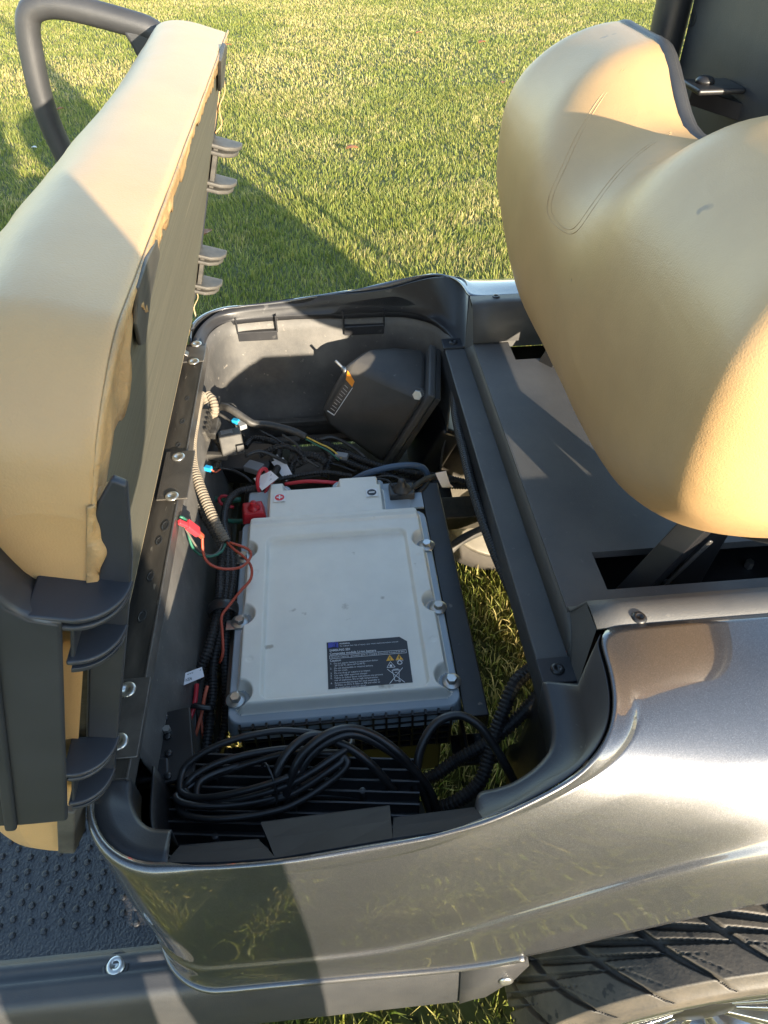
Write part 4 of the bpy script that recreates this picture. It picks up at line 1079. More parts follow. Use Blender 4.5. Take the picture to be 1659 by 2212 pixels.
stroke2('hazard_mark', (1140, 315), (1120, 346), 12, 'print_black'); stroke2('hazard_mark', (1120, 344), (1142, 340), 9, 'print_black'); stroke2('hazard_mark', (1140, 340), (1124, 374), 10, 'print_black')
T = [(985, 398), (1050, 490), (922, 490)]
for k in range(3): stroke('triangle_outline', T[k], T[(k + 1) % 3], 7, 'print_white')
decal('triangle_mark', [(970, 480), (966, 458), (980, 440), (990, 452), (1000, 444), (1006, 462), (1000, 480)], 'print_white')
RCY = [(1130, 385 - 5), (1168, 430), (1146, 452), (1112, 452), (1092, 430)]
for k in range(5): stroke('recycle_loop', RCY[k], RCY[(k + 1) % 5], 11, 'print_white')
for a, b_ in (((925, 515), (1170, 740)), ((1165, 510), (935, 740)), ((1000, 540), (1022, 705)), ((1105, 540), (1085, 705)), ((1022, 705), (1085, 705)), ((990, 540), (1115, 540)), ((1010, 525), (1095, 525)), ((1035, 575), (1075, 575))):
    stroke('bin_symbol', a, b_, 8, 'print_white')
for k in range(8):
    a = k * math.pi / 4; stroke('bin_symbol', (1090 + 14 * math.cos(a), 712 + 14 * math.sin(a)), (1090 + 14 * math.cos(a + .8), 712 + 14 * math.sin(a + .8)), 7, 'print_white')
# polarity stickers
def sticker(u, v_, col, plus, z=.4985):
    c = PZ(u, v_, z); s = .0105
    st = prism('polarity_sticker', [(c[0] - s, c[1] - s, z), (c[0] + s, c[1] - s, z), (c[0] + s, c[1] + s, z), (c[0] - s, c[1] + s, z)], (0, 0, .0004), 'sticker_white', bat)
    prism('sticker_disc', [(c[0] + .0085 * math.cos(a), c[1] + .0085 * math.sin(a), z + .0005) for a in np.linspace(0, 2 * math.pi, 28, endpoint=False)], (0, 0, .0003), col, st)
    v, f = box_vf((c[0], c[1], z + .0011), (.0105, .0026, .0004)); obj('sticker_mark', v, f, 'sticker_white', st)
    if plus:
        v, f = box_vf((c[0], c[1], z + .0013), (.0026, .0105, .0003)); obj('sticker_mark', v, f, 'sticker_white', st)
sticker(604, 1075, 'print_red', True); sticker(803, 1064, 'label_dark', False)

# ================================================================== TERMINAL CAPS
c = PZ(546, 1100, .495)
tcap = thing('terminal_cap', 'red rubber cap over the positive terminal beside the white lid', 'terminal cap', (c[0], c[1], .48))
rt = rotz(R(6))
V0 = [(-.021, -.020, .478), (.023, -.020, .478), (.021, .022, .478), (-.021, .022, .478)]
V1 = [(-.016, -.015, .500), (.019, -.016, .500), (.017, .018, .498), (-.017, .018, .498)]
tr_ = lambda P: [tuple(np.array((rt @ Vector(p))[:2] + (p[2],)) if False else ((rt @ Vector((p[0], p[1], 0))).x + c[0], (rt @ Vector((p[0], p[1], 0))).y + c[1], p[2])) for p in P]
hexa('cap_body', tr_(V0), tr_(V1), 'red_cap', tcap, bevel=0.003, segs=3)
objm('cap_dome', lathe_mesh('cap_dome', [(.0115, 0), (.0112, .003), (.0075, .0055), (.0062, .007), (.0060, .014), (.0050, .0155), (.001, .016)], 24), 'red_cap', tcap, smooth=True, loc=(c[0] + .003, c[1] - .002, .4985))
c2 = PZ(868, 1062, .488)
ncap = thing('terminal_cap', 'black rubber boot over the negative terminal at the back corner of the lid', 'terminal cap', (c2[0], c2[1], .47))
v, f = box_vf((c2[0], c2[1] + .006, .483), (.046, .034, .016)); obj('cap_body', v, f, 'tape', ncap, bevel=0.003)
objm('cap_dome', lathe_mesh('boot', [(.017, 0), (.0165, .004), (.012, .008), (.0085, .012), (.0065, .022), (.005, .024), (.001, .0245)], 24), 'tape', ncap, smooth=True, loc=(c2[0], c2[1] + .004, .490))
v, f = box_vf((c2[0] + .0, c2[1] - .012, .474), (.075, .04, .004)); obj('cap_shelf', v, f, 'lid_lip', ncap)

# ================================================================== CONTROLLER COVER with toggle
ctl = thing('controller_cover', 'black plastic controller housing with toggle switch and warning label in the far corner', 'controller', (.11, 1.25, .30))
E_, I_, G_, H_ = PZ(752, 784, .600), PZ(922, 858, .560), PZ(694, 890, .500), PZ(826, 1004, .365)
E2, I2 = PZ(792, 760, .600), PZ(925, 758, .585)
G2 = G_ + np.array([.02, .10, -.02]); H2 = H_ + np.array([.02, .14, -.03]); M_ = PZ(852, 756, .605)
bm = bmesh.new()
for p in (E_, I_, G_, H_, E2 + np.array([0, .01, 0]), I2, G2, H2, M_ + np.array([0, .01, 0]), PZ(704, 918, .475)): bm.verts.new(tuple(p))
bmesh.ops.convex_hull(bm, input=bm.verts)
bmesh.ops.dissolve_limit(bm, angle_limit=R(10), verts=bm.verts, edges=bm.edges)
me = bpy.data.meshes.new('cover_shell'); bm.to_mesh(me); bm.free()
shell = objm('cover_shell', me, 'cover_plastic', ctl, bevel=0.022, segs=6, loc=(0, 0, 0))
# flange along the open (right) side
nrm = np.cross(H_ - I_, I2 - I_); nrm /= np.linalg.norm(nrm)
if nrm[0] < 0: nrm = -nrm
grow = lambda p, cpt: p + (p - cpt) / np.linalg.norm(p - cpt) * .016
cpt = (I_ + H_ + I2 + H2) / 4
fl_ = [grow(p, cpt) for p in (I_, H_, H2, I2)]
prism('cover_flange', [p - nrm * .002 for p in fl_], nrm * .016, 'cover_flange', ctl, bevel=0.004)
prism('cover_gasket', [p + nrm * .0145 for p in [grow(q, cpt) + (cpt - q) * .03 for q in (I_, H_, H2, I2)]], nrm * .012, 'cover_plastic', ctl, bevel=0.002)
# frame of the big face
up_f = np.cross(I_ - E_, G_ - E_); up_f /= np.linalg.norm(up_f)
if up_f[2] < 0 and up_f[1] > 0: up_f = -up_f
if up_f[1] > 0: up_f = -up_f
p = PZ(904, 852, .556)
objm('cover_bolt', HEX, None, ctl, loc=tuple(p + up_f * .004), rot=Vector(up_f).to_track_quat('Z', 'Y').to_euler())
objm('cover_boss', lathe_mesh('cover_boss', [(.016, -.01), (.014, .004), (.011, .0045)], 20), 'cover_plastic', ctl, smooth=True, loc=tuple(p - up_f * .001), rot=Vector(up_f).to_track_quat('Z', 'Y').to_euler())
# toggle on the left face
lf = np.cross(G_ - E_, E2 - E_); lf /= np.linalg.norm(lf)
if lf[0] > 0: lf = -lf
tp = (E_ * .78 + G_ * .22) + (E2 - E_) * .25
tb = Vector(lf).to_track_quat('Z', 'Y').to_euler()
objm('toggle_nut', lathe_mesh('toggle_nut', [(.0085, -.002), (.0085, .004), (.0055, .0045), (.0055, .011), (.004, .0115)], 14), 'zinc', ctl, smooth=True, loc=tuple(tp), rot=tb)
td = np.array(lf) * .8 + np.array([-.25, 0, .45]); td /= np.linalg.norm(td)
o = tube('toggle_lever', [tp + lf * .010, tp + lf * .010 + td * .010, tp + lf * .010 + td * .022], 0.003, 'zinc', ctl, k=10, step=.003)
# label strip along the edge between left and big face
bt2 = None
def on_plane(u, v_, p0, n_):
    d = _ray(u, v_); return CAM + d * (((p0 - CAM) @ n_) / (d @ n_))
nbig = up_f
lq = [on_plane(u, v_, E_ + nbig * .0008, nbig) for u, v_ in ((747, 822), (762, 838), (722, 898), (707, 888))]
prism('caution_strip', lq, nbig * .0005, 'label_dark', ctl)
lo = [on_plane(u, v_, E_ + nbig * .0008, nbig) for u, v_ in ((751, 800), (766, 824), (761, 836), (747, 820))]
prism('caution_strip', lo, nbig * .0006, 'print_orange', ctl)
for k in range(9):
    t = .10 + k * .095
    a = lq[0] * (1 - t) + lq[3] * t; b_ = lq[1] * (1 - t) + lq[2] * t
    q0 = a * .85 + b_ * .15; q1 = a * (.25 if k % 3 else .4) + b_ * (.75 if k % 3 else .6); dd = (lq[3] - lq[0]) * .018
    prism('caution_text', [q0 + nbig * .0007, q1 + nbig * .0007, q1 + dd + nbig * .0007, q0 + dd + nbig * .0007], nbig * .0002, 'print_grey', ctl)
prism('caution_border', [lq[1] + nbig * .0007, lq[2] + nbig * .0007, lq[2] + (lq[3] - lq[2]) * .06 + nbig * .0007, lq[1] + (lq[0] - lq[1]) * .06 + nbig * .0007], nbig * .0002, 'print_white', ctl)
prism('caution_border', [lq[2] + nbig * .0007, lq[3] + nbig * .0007, lq[3] + (lq[0] - lq[3]) * .03 + nbig * .0007, lq[2] + (lq[1] - lq[2]) * .03 + nbig * .0007], nbig * .0002, 'print_white', ctl)
# dark hump of the motor cover and box behind
box_ = box('junction_box', (-.065, 1.20, .345), (.085, .085, .08), 'dust_black', None, bevel=0.006); tag(box_, 'dusty black junction box on the bay floor behind the relay', 'box')
mc = box('motor_cover', (.215, 1.27, .38), (.05, .16, .16), 'black_satin', cart, Matrix.Rotation(R(25), 3, 'Y'), bevel=0.012)

# ================================================================== WIRING
def cord(name, pts, r, m, label, cat='cable', group=None, z=None, k=10, step=.006):
    o = tube(name, PZs(pts, z), r, m, None, k=k, step=step); return tag(o, label, cat, group)
def conduit(pts, r, m, label, z=None, group='corrugated conduits in the battery bay', pitch=.0052):
    o = corrugated('conduit', PZs(pts, z), r, m, None, pitch); return tag(o, label, 'conduit', group)
conduit([(448, 868, .60), (438, 855, .612), (428, 870, .615), (420, 915, .61), (414, 962, .60), (417, 1006, .59), (430, 1045, .58), (447, 1088, .565), (466, 1130, .55), (487, 1168, .53)], .0088, 'tan_conduit', 'dusty tan corrugated conduit along the hinge rail')
conduit([(448, 852, .61), (460, 866, .605), (464, 890, .59), (452, 905, .57)], .0080, 'tan_conduit', 'short tan conduit arching above the fuse holder')
conduit([(427, 1060, .55), (430, 1088, .545), (446, 1124, .53), (468, 1160, .515), (478, 1180, .505)], .0072, 'dust_black', 'dusty black conduit half hidden under the tan conduit')
conduit([(600, 1010, .47), (588, 1030, .475), (558, 1052, .48), (515, 1062, .485), (492, 1085, .49), (484, 1124, .495), (490, 1160, .495), (500, 1200, .49), (503, 1245, .485), (495, 1301, .48), (488, 1370, .465), (486, 1436, .45), (489, 1506, .43), (486, 1571, .41), (468, 1623, .40), (452, 1668, .39)], .0070, 'conduit', 'long black conduit looping past the red cap and down beside the battery')
conduit([(484, 1180, .50), (477, 1233, .49), (474, 1292, .485), (466, 1345, .48), (452, 1398, .47), (437, 1436, .455), (424, 1470, .44)], .0082, 'conduit', 'black conduit on the left of the clamped bundle')
conduit([(492, 1180, .495), (490, 1257, .485), (484, 1310, .48), (476, 1363, .47), (465, 1415, .455), (461, 1454, .44), (459, 1506, .43), (452, 1571, .42), (444, 1636, .41), (440, 1664, .40)], .0080, 'conduit', 'black conduit in the middle of the clamped bundle')
conduit([(468, 1420, .44), (452, 1470, .43), (443, 1520, .42), (436, 1590, .40)], .0062, 'conduit', 'thin black conduit hanging below the paper tag')
conduit([(394, 1140, .50), (401, 1180, .495), (406, 1240, .48), (408, 1310, .465), (408, 1390, .45), (405, 1455, .44)], .0056, 'conduit', 'thin black conduit against the left inner wall')
conduit([(486, 1625, .38), (540, 1622, .37), (600, 1628, .365), (680, 1640, .36)], .0065, 'conduit', 'black conduit crossing below the coiled cord', pitch=.006)
conduit([(982, 820, .60), (985, 897, .60), (1003, 977, .60), (1017, 1038, .598), (1031, 1084, .595), (1048, 1136, .593), (1067, 1187, .59), (1088, 1236, .588), (1107, 1278, .585)], .0088, 'conduit', 'black conduit running along the right rail of the bay')
conduit([(1164, 1434, .50), (1116, 1472, .50), (1089, 1532, .48), (1071, 1581, .46), (1056, 1635, .44), (1034, 1693, .42), (980, 1735, .40), (930, 1750, .38)], .0105, 'conduit', 'thick black conduit dropping from the rear corner of the rim', pitch=.006)
conduit([(1178, 1484, .50), (1121, 1548, .47), (1061, 1599, .45), (985, 1644, .42), (920, 1684, .40), (840, 1700, .38), (740, 1690, .37), (640, 1680, .36)], .0100, 'conduit', 'thick black conduit slanting across the near end of the bay', pitch=.006)
# tangle behind the battery
conduit([(585, 1000, .45), (602, 985, .455), (600, 962, .46), (575, 950, .47), (545, 948, .47), (530, 965, .47)], .0068, 'conduit', 'short black conduit hooked round the relay wires')
conduit([(628, 1030, .44), (632, 1000, .46), (650, 985, .47), (680, 985, .47), (705, 1000, .46)], .0085, 'conduit', 'thick black conduit arched behind the battery')
conduit([(700, 1035, .44), (708, 1005, .45), (715, 985, .46), (700, 965, .46)], .0085, 'conduit', 'stub of thick black conduit beside the arched one')
conduit([(650, 945, .455), (700, 958, .45), (740, 975, .44), (800, 1000, .44), (870, 1018, .43), (950, 1030, .42), (1020, 1045, .41)], .0075, 'conduit', 'black conduit running behind the battery towards the right')
conduit([(720, 985, .43), (780, 1010, .43), (850, 1030, .42), (900, 1045, .41), (1010, 1050, .40)], .0075, 'conduit', 'lower black conduit behind the battery towards the right')
conduit([(580, 1040, .46), (640, 1028, .46), (700, 1020, .46), (760, 1028, .45)], .0050, 'conduit', 'thin black conduit hugging the back edge of the lid')
cord('blue_cable', [(760, 1040, .45), (790, 1024, .47), (840, 1010, .48), (885, 1005, .48), (915, 1012, .47), (926, 1035, .45)], .0065, 'blue_cable', 'blue grey cable arching behind the battery lid')
cord('harness', [(462, 885, .56), (480, 878, .575), (500, 885, .575), (530, 905, .56), (548, 915, .55), (580, 918, .54), (630, 930, .52), (662, 945, .51)], .0075, 'tape', 'taped wiring harness lit by the sun above the relay')
cord('battery_lead', [(560, 1062, .49), (556, 1040, .51), (562, 1018, .525), (572, 1012, .525), (577, 1020, .51)], .0036, 'red_wire', 'red lead rising out of the red cap', 'wire')
cord('red_wire', [(616, 1046, .47), (660, 1040, .478), (700, 1041, .478), (735, 1044, .47)], .0036, 'red_wire', 'red wire along the back edge of the lid', 'wire')
cord('red_wire', [(572, 1068, .475), (580, 1050, .48), (590, 1040, .47)], .0030, 'red_wire', 'short red wire beside the lid corner', 'wire')
cord('red_wire', [(505, 1096, .46), (480, 1090, .465), (473, 1078, .47), (482, 1071, .475), (495, 1074, .47)], .0032, 'red_wire', 'small red wire loop left of the red cap', 'wire')
cord('green_wire', [(455, 1078, .46), (490, 1080, .46), (520, 1080, .455)], .0055, 'green_wire', 'dark green wire behind the black loop conduit', 'wire')
cord('green_wire', [(480, 1125, .45), (505, 1126, .45), (528, 1126, .45)], .0045, 'green_wire', 'dark green wire below the red cap', 'wire')
cord('green_wire', [(388, 1116, .645), (400, 1122, .635), (405, 1145, .60), (415, 1180, .57), (432, 1198, .55), (456, 1202, .545), (478, 1192, .54), (487, 1174, .53)], .0021, 'green_wire', 'thin green wire sagging from the hinge rail to the conduit', 'wire')
cord('grey_wire', [(392, 1125, .63), (410, 1158, .59), (432, 1190, .555), (455, 1200, .54), (472, 1192, .535), (482, 1172, .53)], .0016, 'grey_wire', 'thin grey wire beside the green one', 'wire')
cord('orange_wire', [(437, 1158, .59), (438, 1185, .57), (445, 1210, .555), (468, 1226, .545), (500, 1229, .54), (526, 1222, .53), (541, 1204, .525), (540, 1190, .525), (522, 1180, .53), (496, 1172, .535)], .0022, 'orange_wire', 'orange wire looping from the pink connector over the lid edge', 'wire')
cord('orange_wire', [(490, 1172, .53), (505, 1186, .53), (527, 1203, .525), (543, 1225, .52), (541, 1252, .515), (520, 1276, .51), (495, 1308, .505), (479, 1331, .50), (480, 1362, .49), (482, 1404, .48), (478, 1425, .47), (474, 1432, .46)], .0022, 'orange_wire', 'orange wire curling over the lid edge and under the clamp', 'wire')
cord('coral_wire', [(448, 1482, .46), (442, 1505, .455), (436, 1540, .44), (428, 1570, .43), (422, 1592, .42)], .0026, 'coral_wire', 'coral wire running down through the cable tie', 'wire')
cord('coral_wire', [(434, 1545, .43), (436, 1570, .42), (440, 1595, .41)], .0020, 'coral_wire', 'short coral wire below the cable tie', 'wire')
cord('red_wire', [(425, 1478, .46), (422, 1510, .455), (415, 1540, .445), (402, 1568, .44), (388, 1586, .44)], .0034, 'red_wire', 'red wire from the tagged conduit to the charge socket', 'wire')
cord('black_wire', [(420, 1482, .45), (420, 1520, .44), (421, 1560, .43), (415, 1600, .42), (400, 1625, .42)], .0036, 'rubber_cord', 'black wire beside the red wire above the charge socket', 'wire')
cord('harness_wire', [(662, 944, .515), (690, 958, .50), (715, 970, .49), (738, 990, .48)], .0016, 'yellow_wire', 'thin yellow wire at the end of the taped harness', 'wire')
cord('harness_wire', [(660, 948, .512), (688, 963, .498), (712, 976, .488), (732, 994, .478)], .0016, 'green_wire', 'thin green wire at the end of the taped harness', 'wire')
cord('black_wire', [(790, 1042, .47), (815, 1035, .485), (838, 1038, .49), (850, 1052, .495)], .0020, 'rubber_cord', 'thin black wire bowed over the negative boot', 'wire')
cord('black_wire', [(790, 1038, .48), (830, 1028, .50), (858, 1032, .50), (872, 1048, .505)], .0018, 'rubber_cord', 'second thin black wire bowed over the negative boot', 'wire')
cord('negative_cable', [(955, 1028, .46), (920, 1035, .475), (895, 1052, .485), (880, 1062, .49)], .0060, 'tape', 'taped black cable leading to the negative boot')
cord('black_cable', [(925, 1035, .47), (915, 1055, .47), (898, 1068, .47), (885, 1078, .47)], .0055, 'tape', 'second taped black cable below the negative boot')
# more loose wiring in the tangle
_labs = iter(('thin black wire hanging from the fuse holder', 'thin black wire slanting past the left side of the relay', 'thin black wire looped over the start of the taped harness', 'thin black wire leaving the relay towards the white labels', 'thin black wire below the harness nearest the controller housing', 'thin black wire lowest behind the lid notch', 'thin black wire crossing under the middle of the harness', 'thin black wire beside the lower blue connector', 'thin black wire running under the controller housing'))
for pts_ in ([(455, 900, .56), (470, 925, .54), (478, 960, .52), (470, 1000, .50)], [(470, 892, .565), (490, 905, .555), (515, 925, .54), (530, 945, .52)], [(480, 880, .57), (500, 872, .575), (515, 890, .56), (512, 915, .54)],
             [(530, 985, .50), (560, 975, .50), (590, 985, .49), (620, 1000, .47)], [(610, 940, .50), (640, 960, .49), (660, 990, .47), (690, 1010, .45)], [(640, 1010, .45), (680, 995, .46), (730, 1005, .45), (770, 1020, .44)],
             [(560, 930, .52), (600, 950, .50), (630, 975, .48), (650, 1005, .46)], [(470, 1010, .50), (500, 1015, .49), (530, 1030, .48), (545, 1045, .47)], [(690, 950, .47), (720, 945, .47), (760, 965, .45), (790, 990, .44)]):
    cord('tangle_wire', pts_, random.choice((.0022, .0030, .0038)), random.choice(('tape', 'dust_black', 'rubber_cord')), next(_labs), 'wire', 'loose wires in the tangle', k=7)
conduit([(455, 905, .545), (462, 940, .53), (478, 968, .52), (470, 1000, .505), (452, 1022, .50)], .0066, 'dust_black', 'dusty black conduit curling under the fuse holder')
conduit([(560, 985, .48), (590, 968, .49), (620, 965, .49), (648, 978, .48), (660, 1000, .46)], .0062, 'conduit', 'black conduit arched beside the white printed labels')
# connector pieces
pk = thing('spade_connector', 'bright pink insulated spade connector beside the hinge rail', 'connector', tuple(PZ(415, 1142, .60)))
a, b_ = PZ(386, 1127, .645), PZ(405, 1135, .63); bar('sleeve', a, b_, .008, .006, 'pink_connector', pk, (0, 1, 0))
a, b_ = PZ(404, 1132, .63), PZ(428, 1150, .605); bar('housing', a, b_, .016, .009, 'pink_connector', pk, (0, 1, 0))
a, b_ = PZ(426, 1149, .606), PZ(438, 1160, .592); bar('crimp', a, b_, .007, .007, 'orange_wire', pk, (0, 1, 0))
rl = thing('relay', 'dusty square relay with printed case in the wiring tangle', 'relay', tuple(PZ(500, 985, .50)))
c = PZ(499, 955, .545); rm = Matrix.Rotation(R(12), 3, 'Z') @ Matrix.Rotation(R(-18), 3, 'X')
box('relay_case', c, (.042, .046, .040), 'dust_black', rl, rm, bevel=0.003)
for k in range(4):
    cc = np.array(c) + np.array((rm @ Vector((-.004, .012 - k * .006, .0203)))); v, f = box_vf(cc, (.022, .0018, .0004), rm); obj('relay_print', v, f, 'print_grey', rl)
cc = np.array(c) + np.array((rm @ Vector((.014, -.026, -.008)))); box('relay_clip', cc, (.014, .008, .018), 'conduit', rl, rm, bevel=0.001)
fh = thing('fuse_holder', 'dusty fuse holder block clipped below the tan conduit', 'fuse holder', tuple(PZ(442, 930, .55)))
c = PZ(441, 918, .57); rm2 = Matrix.Rotation(R(-10), 3, 'Z') @ Matrix.Rotation(R(20), 3, 'X')
box('holder_body', c, (.022, .055, .03), 'dust_black', fh, rm2, bevel=0.002)
for k in range(5):
    cc = np.array(c) + np.array((rm2 @ Vector((.013, .022 - k * .011, .008)))); box('holder_rib', cc, (.006, .004, .026), 'tape', fh, rm2, bevel=0.0006)
box('holder_cap', PZ(463, 925, .565), (.016, .038, .020), 'tape', fh, rm2, bevel=0.002)
box('holder_latch', PZ(466, 985, .53), (.045, .012, .014), 'dust_black', fh, Matrix.Rotation(R(-8), 3, 'Z'), bevel=0.002)
for (u, v_, z, lab_) in ((509, 910, .555, 'small bright blue connector beside the taped harness'), (450, 1012, .54, 'small bright blue connector below the relay')):
    o = box('plug', PZ(u, v_, z), (.013, .009, .009), 'blue_clip', None, rotz(R(-25)), bevel=0.001); tag(o, lab_, 'connector')
    cord('plug_wire', [(u + 6, v_ + 2, z), (u + 16, v_ + 8, z - .01), (u + 26, v_ + 2, z - .015)], .0017, 'coral_wire', 'coral wire pair leaving the ' + ('upper' if v_ < 950 else 'lower') + ' blue connector', 'wire', k=6)
o = box('white_plug', PZ(520, 915, .55), (.014, .030, .010), 'print_grey', None, rotz(R(25)), bevel=0.001); tag(o, 'grey white plug beside the harness lit by the sun', 'connector')
o = box('grey_plug', PZ(549, 1010, .48), (.034, .024, .014), 'grey_connector', None, rotz(R(-30)), bevel=0.002); tag(o, 'pale grey plug below the relay', 'connector')
o = box('cable_clip', PZ(738, 985, .48), (.026, .014, .010), 'grey_connector', None, rotz(R(-20)), bevel=0.002); tag(o, 'grey clip on the harness behind the battery', 'clip')
o = box('black_box', PZ(530, 1000, .42), (.12, .09, .04), 'black_satin', None, rotz(R(-8)), bevel=0.005); tag(o, 'flat black box under the relay wires', 'box')
# paper tags
def paper_tag(name, pts, label, lines=(), th=.0004, roll=False):
    P = [np.array(p) for p in PZs(pts)]
    n_ = np.cross(P[1] - P[0], P[-1] - P[0]); n_ /= np.linalg.norm(n_)
    if n_[2] < 0: n_ = -n_
    o = prism(name, P, n_ * th, 'paper', None); tag(o, label, 'tag')
    return o, P, n_
tg1, P1, N1 = paper_tag('paper_tag', [(367, 1466, .50), (436, 1441, .49), (441, 1462, .488), (374, 1490, .498)], 'white paper tag with an upside down part number beside the bundle')
def tag_text(o, P, n_, body, fx, fy, h, flip=True, wfit=None):
    ex = P[1] - P[0]; ey = P[0] - P[3]; L = np.linalg.norm(ex); ex = ex / L; ey = ey / np.linalg.norm(ey)
    cu = bpy.data.curves.new('tag_print', 'FONT'); cu.body = body; cu.size = h; cu.materials.append(MATS['print_black'])
    t = bpy.data.objects.new('tag_print', cu)
    zz = np.cross(ex, ey); zz /= np.linalg.norm(zz)
    s = -1 if flip else 1
    ey2 = np.cross(zz, ex)
    pos = P[3] + (P[2] - P[3]) * fx + (P[0] - P[3]) * fy + zz * .0008
    link(t, o, pos)
    M = Matrix(((s * ex[0], s * ey2[0], zz[0]), (s * ex[1], s * ey2[1], zz[1]), (s * ex[2], s * ey2[2], zz[2])))
    t.rotation_euler = M.to_euler()
    if wfit: TEXTS.append((t, wfit))
    return t
tag_text(tg1, P1, N1, 'Eng: 900-1000-0004', .97, .62 + .26, .0068, True, .050)
tag_text(tg1, P1, N1, 'REV: 651531/B', .62, .20 + .22, .0068, True, .034)
tg2, P2, N2 = paper_tag('paper_tag', [(548, 1034, .505), (585, 1017, .515), (602, 1032, .51), (566, 1060, .50)], 'white label wrapped round the conduit beside the red cap')
tag_text(tg2, P2, N2, 'RDNG1', .35, .55, .0062, False, .017); tag_text(tg2, P2, N2, 'B+', .50, .22, .0062, False, .007)
tg3, _, _ = paper_tag('paper_tag', [(940, 1022, .50), (963, 1017, .50), (972, 1045, .47), (980, 1052, .455), (955, 1053, .465), (949, 1042, .48)], 'blank white paper flag on the cable behind the negative boot')
tg4, P4, N4 = paper_tag('paper_tag', [(586, 998, .47), (612, 988, .475), (634, 1030, .46), (618, 1040, .455)], 'white printed label behind the relay conduit')
tg5, P5, N5 = paper_tag('paper_tag', [(588, 985, .475), (600, 982, .48), (610, 1000, .47), (597, 1003, .468)], 'small white label above the larger one behind the relay')
# clamp and cable tie
cl = thing('bundle_clamp', 'black plastic clamp gripping the conduit bundle beside the battery', 'clamp', tuple(PZ(480, 1320, .46)))
c = PZ(482, 1318, .486)
C_ = [c + np.array([.022 * math.cos(a), .000, .016 * math.sin(a)]) for a in np.linspace(-.3, math.pi + .3, 14)]
tube('clamp_band', C_, .011, 'rubber_cord', cl, k=8, step=.003, flat=(.25, 1))
tie = tube('cable_tie', [PZ(404, 1530, .44), PZ(418, 1524, .455), PZ(438, 1528, .455), PZ(458, 1530, .45), PZ(462, 1536, .44)], .0050, 'rubber_cord', None, k=6, step=.003, flat=(.35, 1)); tag(tie, 'black cable tie round the conduits above the coiled cord', 'cable tie')

# ================================================================== CHARGE SOCKET
so = thing('charge_socket', 'black plastic charge socket block in the near left corner of the bay', 'charge socket', tuple(PZ(340, 1640, .50)))
rs = rotz(R(10))
sc_ = PZ(372, 1612, .535)
def sbox(nm, dxyz, size, m='black_satin', bev=.002):
    d = rs @ Vector(dxyz); return box(nm, (sc_[0] + d.x, sc_[1] + d.y, sc_[2] + d.z), size, m, so, rs, bevel=bev)
sbox('socket_plate', (0.004, 0, 0), (.044, .098, .010))
sbox('socket_body', (-.020, .004, -.008), (.020, .080, .020))
sbox('plug_barrel', (-.040, .018, -.002), (.050, .028, .024), bev=.005)
sbox('plug_barrel', (-.034, -.028, -.004), (.062, .028, .022), bev=.005)
sbox('plug_grip', (-.064, .018, -.004), (.020, .036, .030), bev=.004)
sbox('plug_grip', (-.066, -.028, -.006), (.018, .036, .028), bev=.004)
sbox('latch', (-.022, .002, .006), (.012, .012, .010), bev=.003)
for (dx_, dy_) in ((-.006, .040), (-.006, -.042), (-.004, .012), (-.004, -.012)):
    d = rs @ Vector((dx_, dy_, .005)); objm('socket_screw', lathe_mesh('socket_screw', [(.0048, 0), (.0045, .002), (.002, .003)], 12), 'black_satin', so, smooth=True, loc=(sc_[0] + d.x, sc_[1] + d.y, sc_[2] + d.z))
d = rs @ Vector((-.004, .020, .006)); o = objm('socket_bolt', HEX, None, so, loc=(sc_[0] + d.x, sc_[1] + d.y, sc_[2] + d.z)); o.scale = (.5, .5, .8)

# ================================================================== CHARGER (finned)
ch = thing('charger', 'black finned battery charger under the near rim', 'charger', (-.08, .37, .44))
rch = rotz(R(-7)); cc0 = np.array([-.085, .382, .500])
v, f = box_vf(cc0 + np.array([0, 0, -.012]), (.310, .150, .012), rch); obj('charger_body', v, f, 'black_satin', ch, bevel=0.003)
for k in range(11):
    d = rch @ Vector((0, -.072 + k * .0144, .004)); v, f = box_vf(cc0 + np.array(d), (.310, .0026, .024), rch); obj('fin', v, f, 'fin_metal', ch, bevel=0.0006)
for (dx_, dy_) in ((-.085, -.030), (-.03, .028), (.03, -.02), (.085, .030), (-.10, .045)):
    d = rch @ Vector((dx_, dy_, -.004)); objm('fin_post', lathe_mesh('fin_post', [(.0042, 0), (.0042, .019), (.0038, .0195)], 14), 'fin_metal', ch, smooth=True, loc=tuple(cc0 + np.array(d)))
for dx_ in (-.125, -.105):
    d = rch @ Vector((dx_, -.055, .004)); v, f = box_vf(cc0 + np.array(d), (.0022, .028, .020), rch); obj('fin', v, f, 'black_grain', ch)

# ================================================================== POWER CORD, coiled
ex_, ey_ = np.array([.985, .13, .05]), np.array([-.13, .985, 0])
pts = []
cc1 = PZ(575, 1672, .530)
for k in range(0, 4 * 24 + 9):
    a = 2 * math.pi * k / 24 + math.pi; turn = k / 24
    A = .098 + .010 * math.sin(turn * 2.3); B = .030 + .006 * math.cos(turn * 1.9)
    off = np.array([-.006 * math.cos(turn * 1.3), -.016 + .008 * turn * .9 * (1 if int(turn) % 2 else .6), .004 * math.sin(turn * 2) + .006 * turn * .55])
    pinch = 1 - .35 * smoothstep(.2, 1, np.cos(a))
    pts.append(cc1 + ex_ * A * math.cos(a) + ey_ * B * math.sin(a) * pinch + off + np.array([0, 0, .006 * math.sin(a * 2 + turn)]))
n_ = 700
vv, ff = tube_vf(cr(pts, n_), .0044, 10)
coil = obj('power_cord', vv, ff, 'rubber_cord', None, smooth=True); tag(coil, 'coiled black power cord lying on the finned charger', 'power cord')
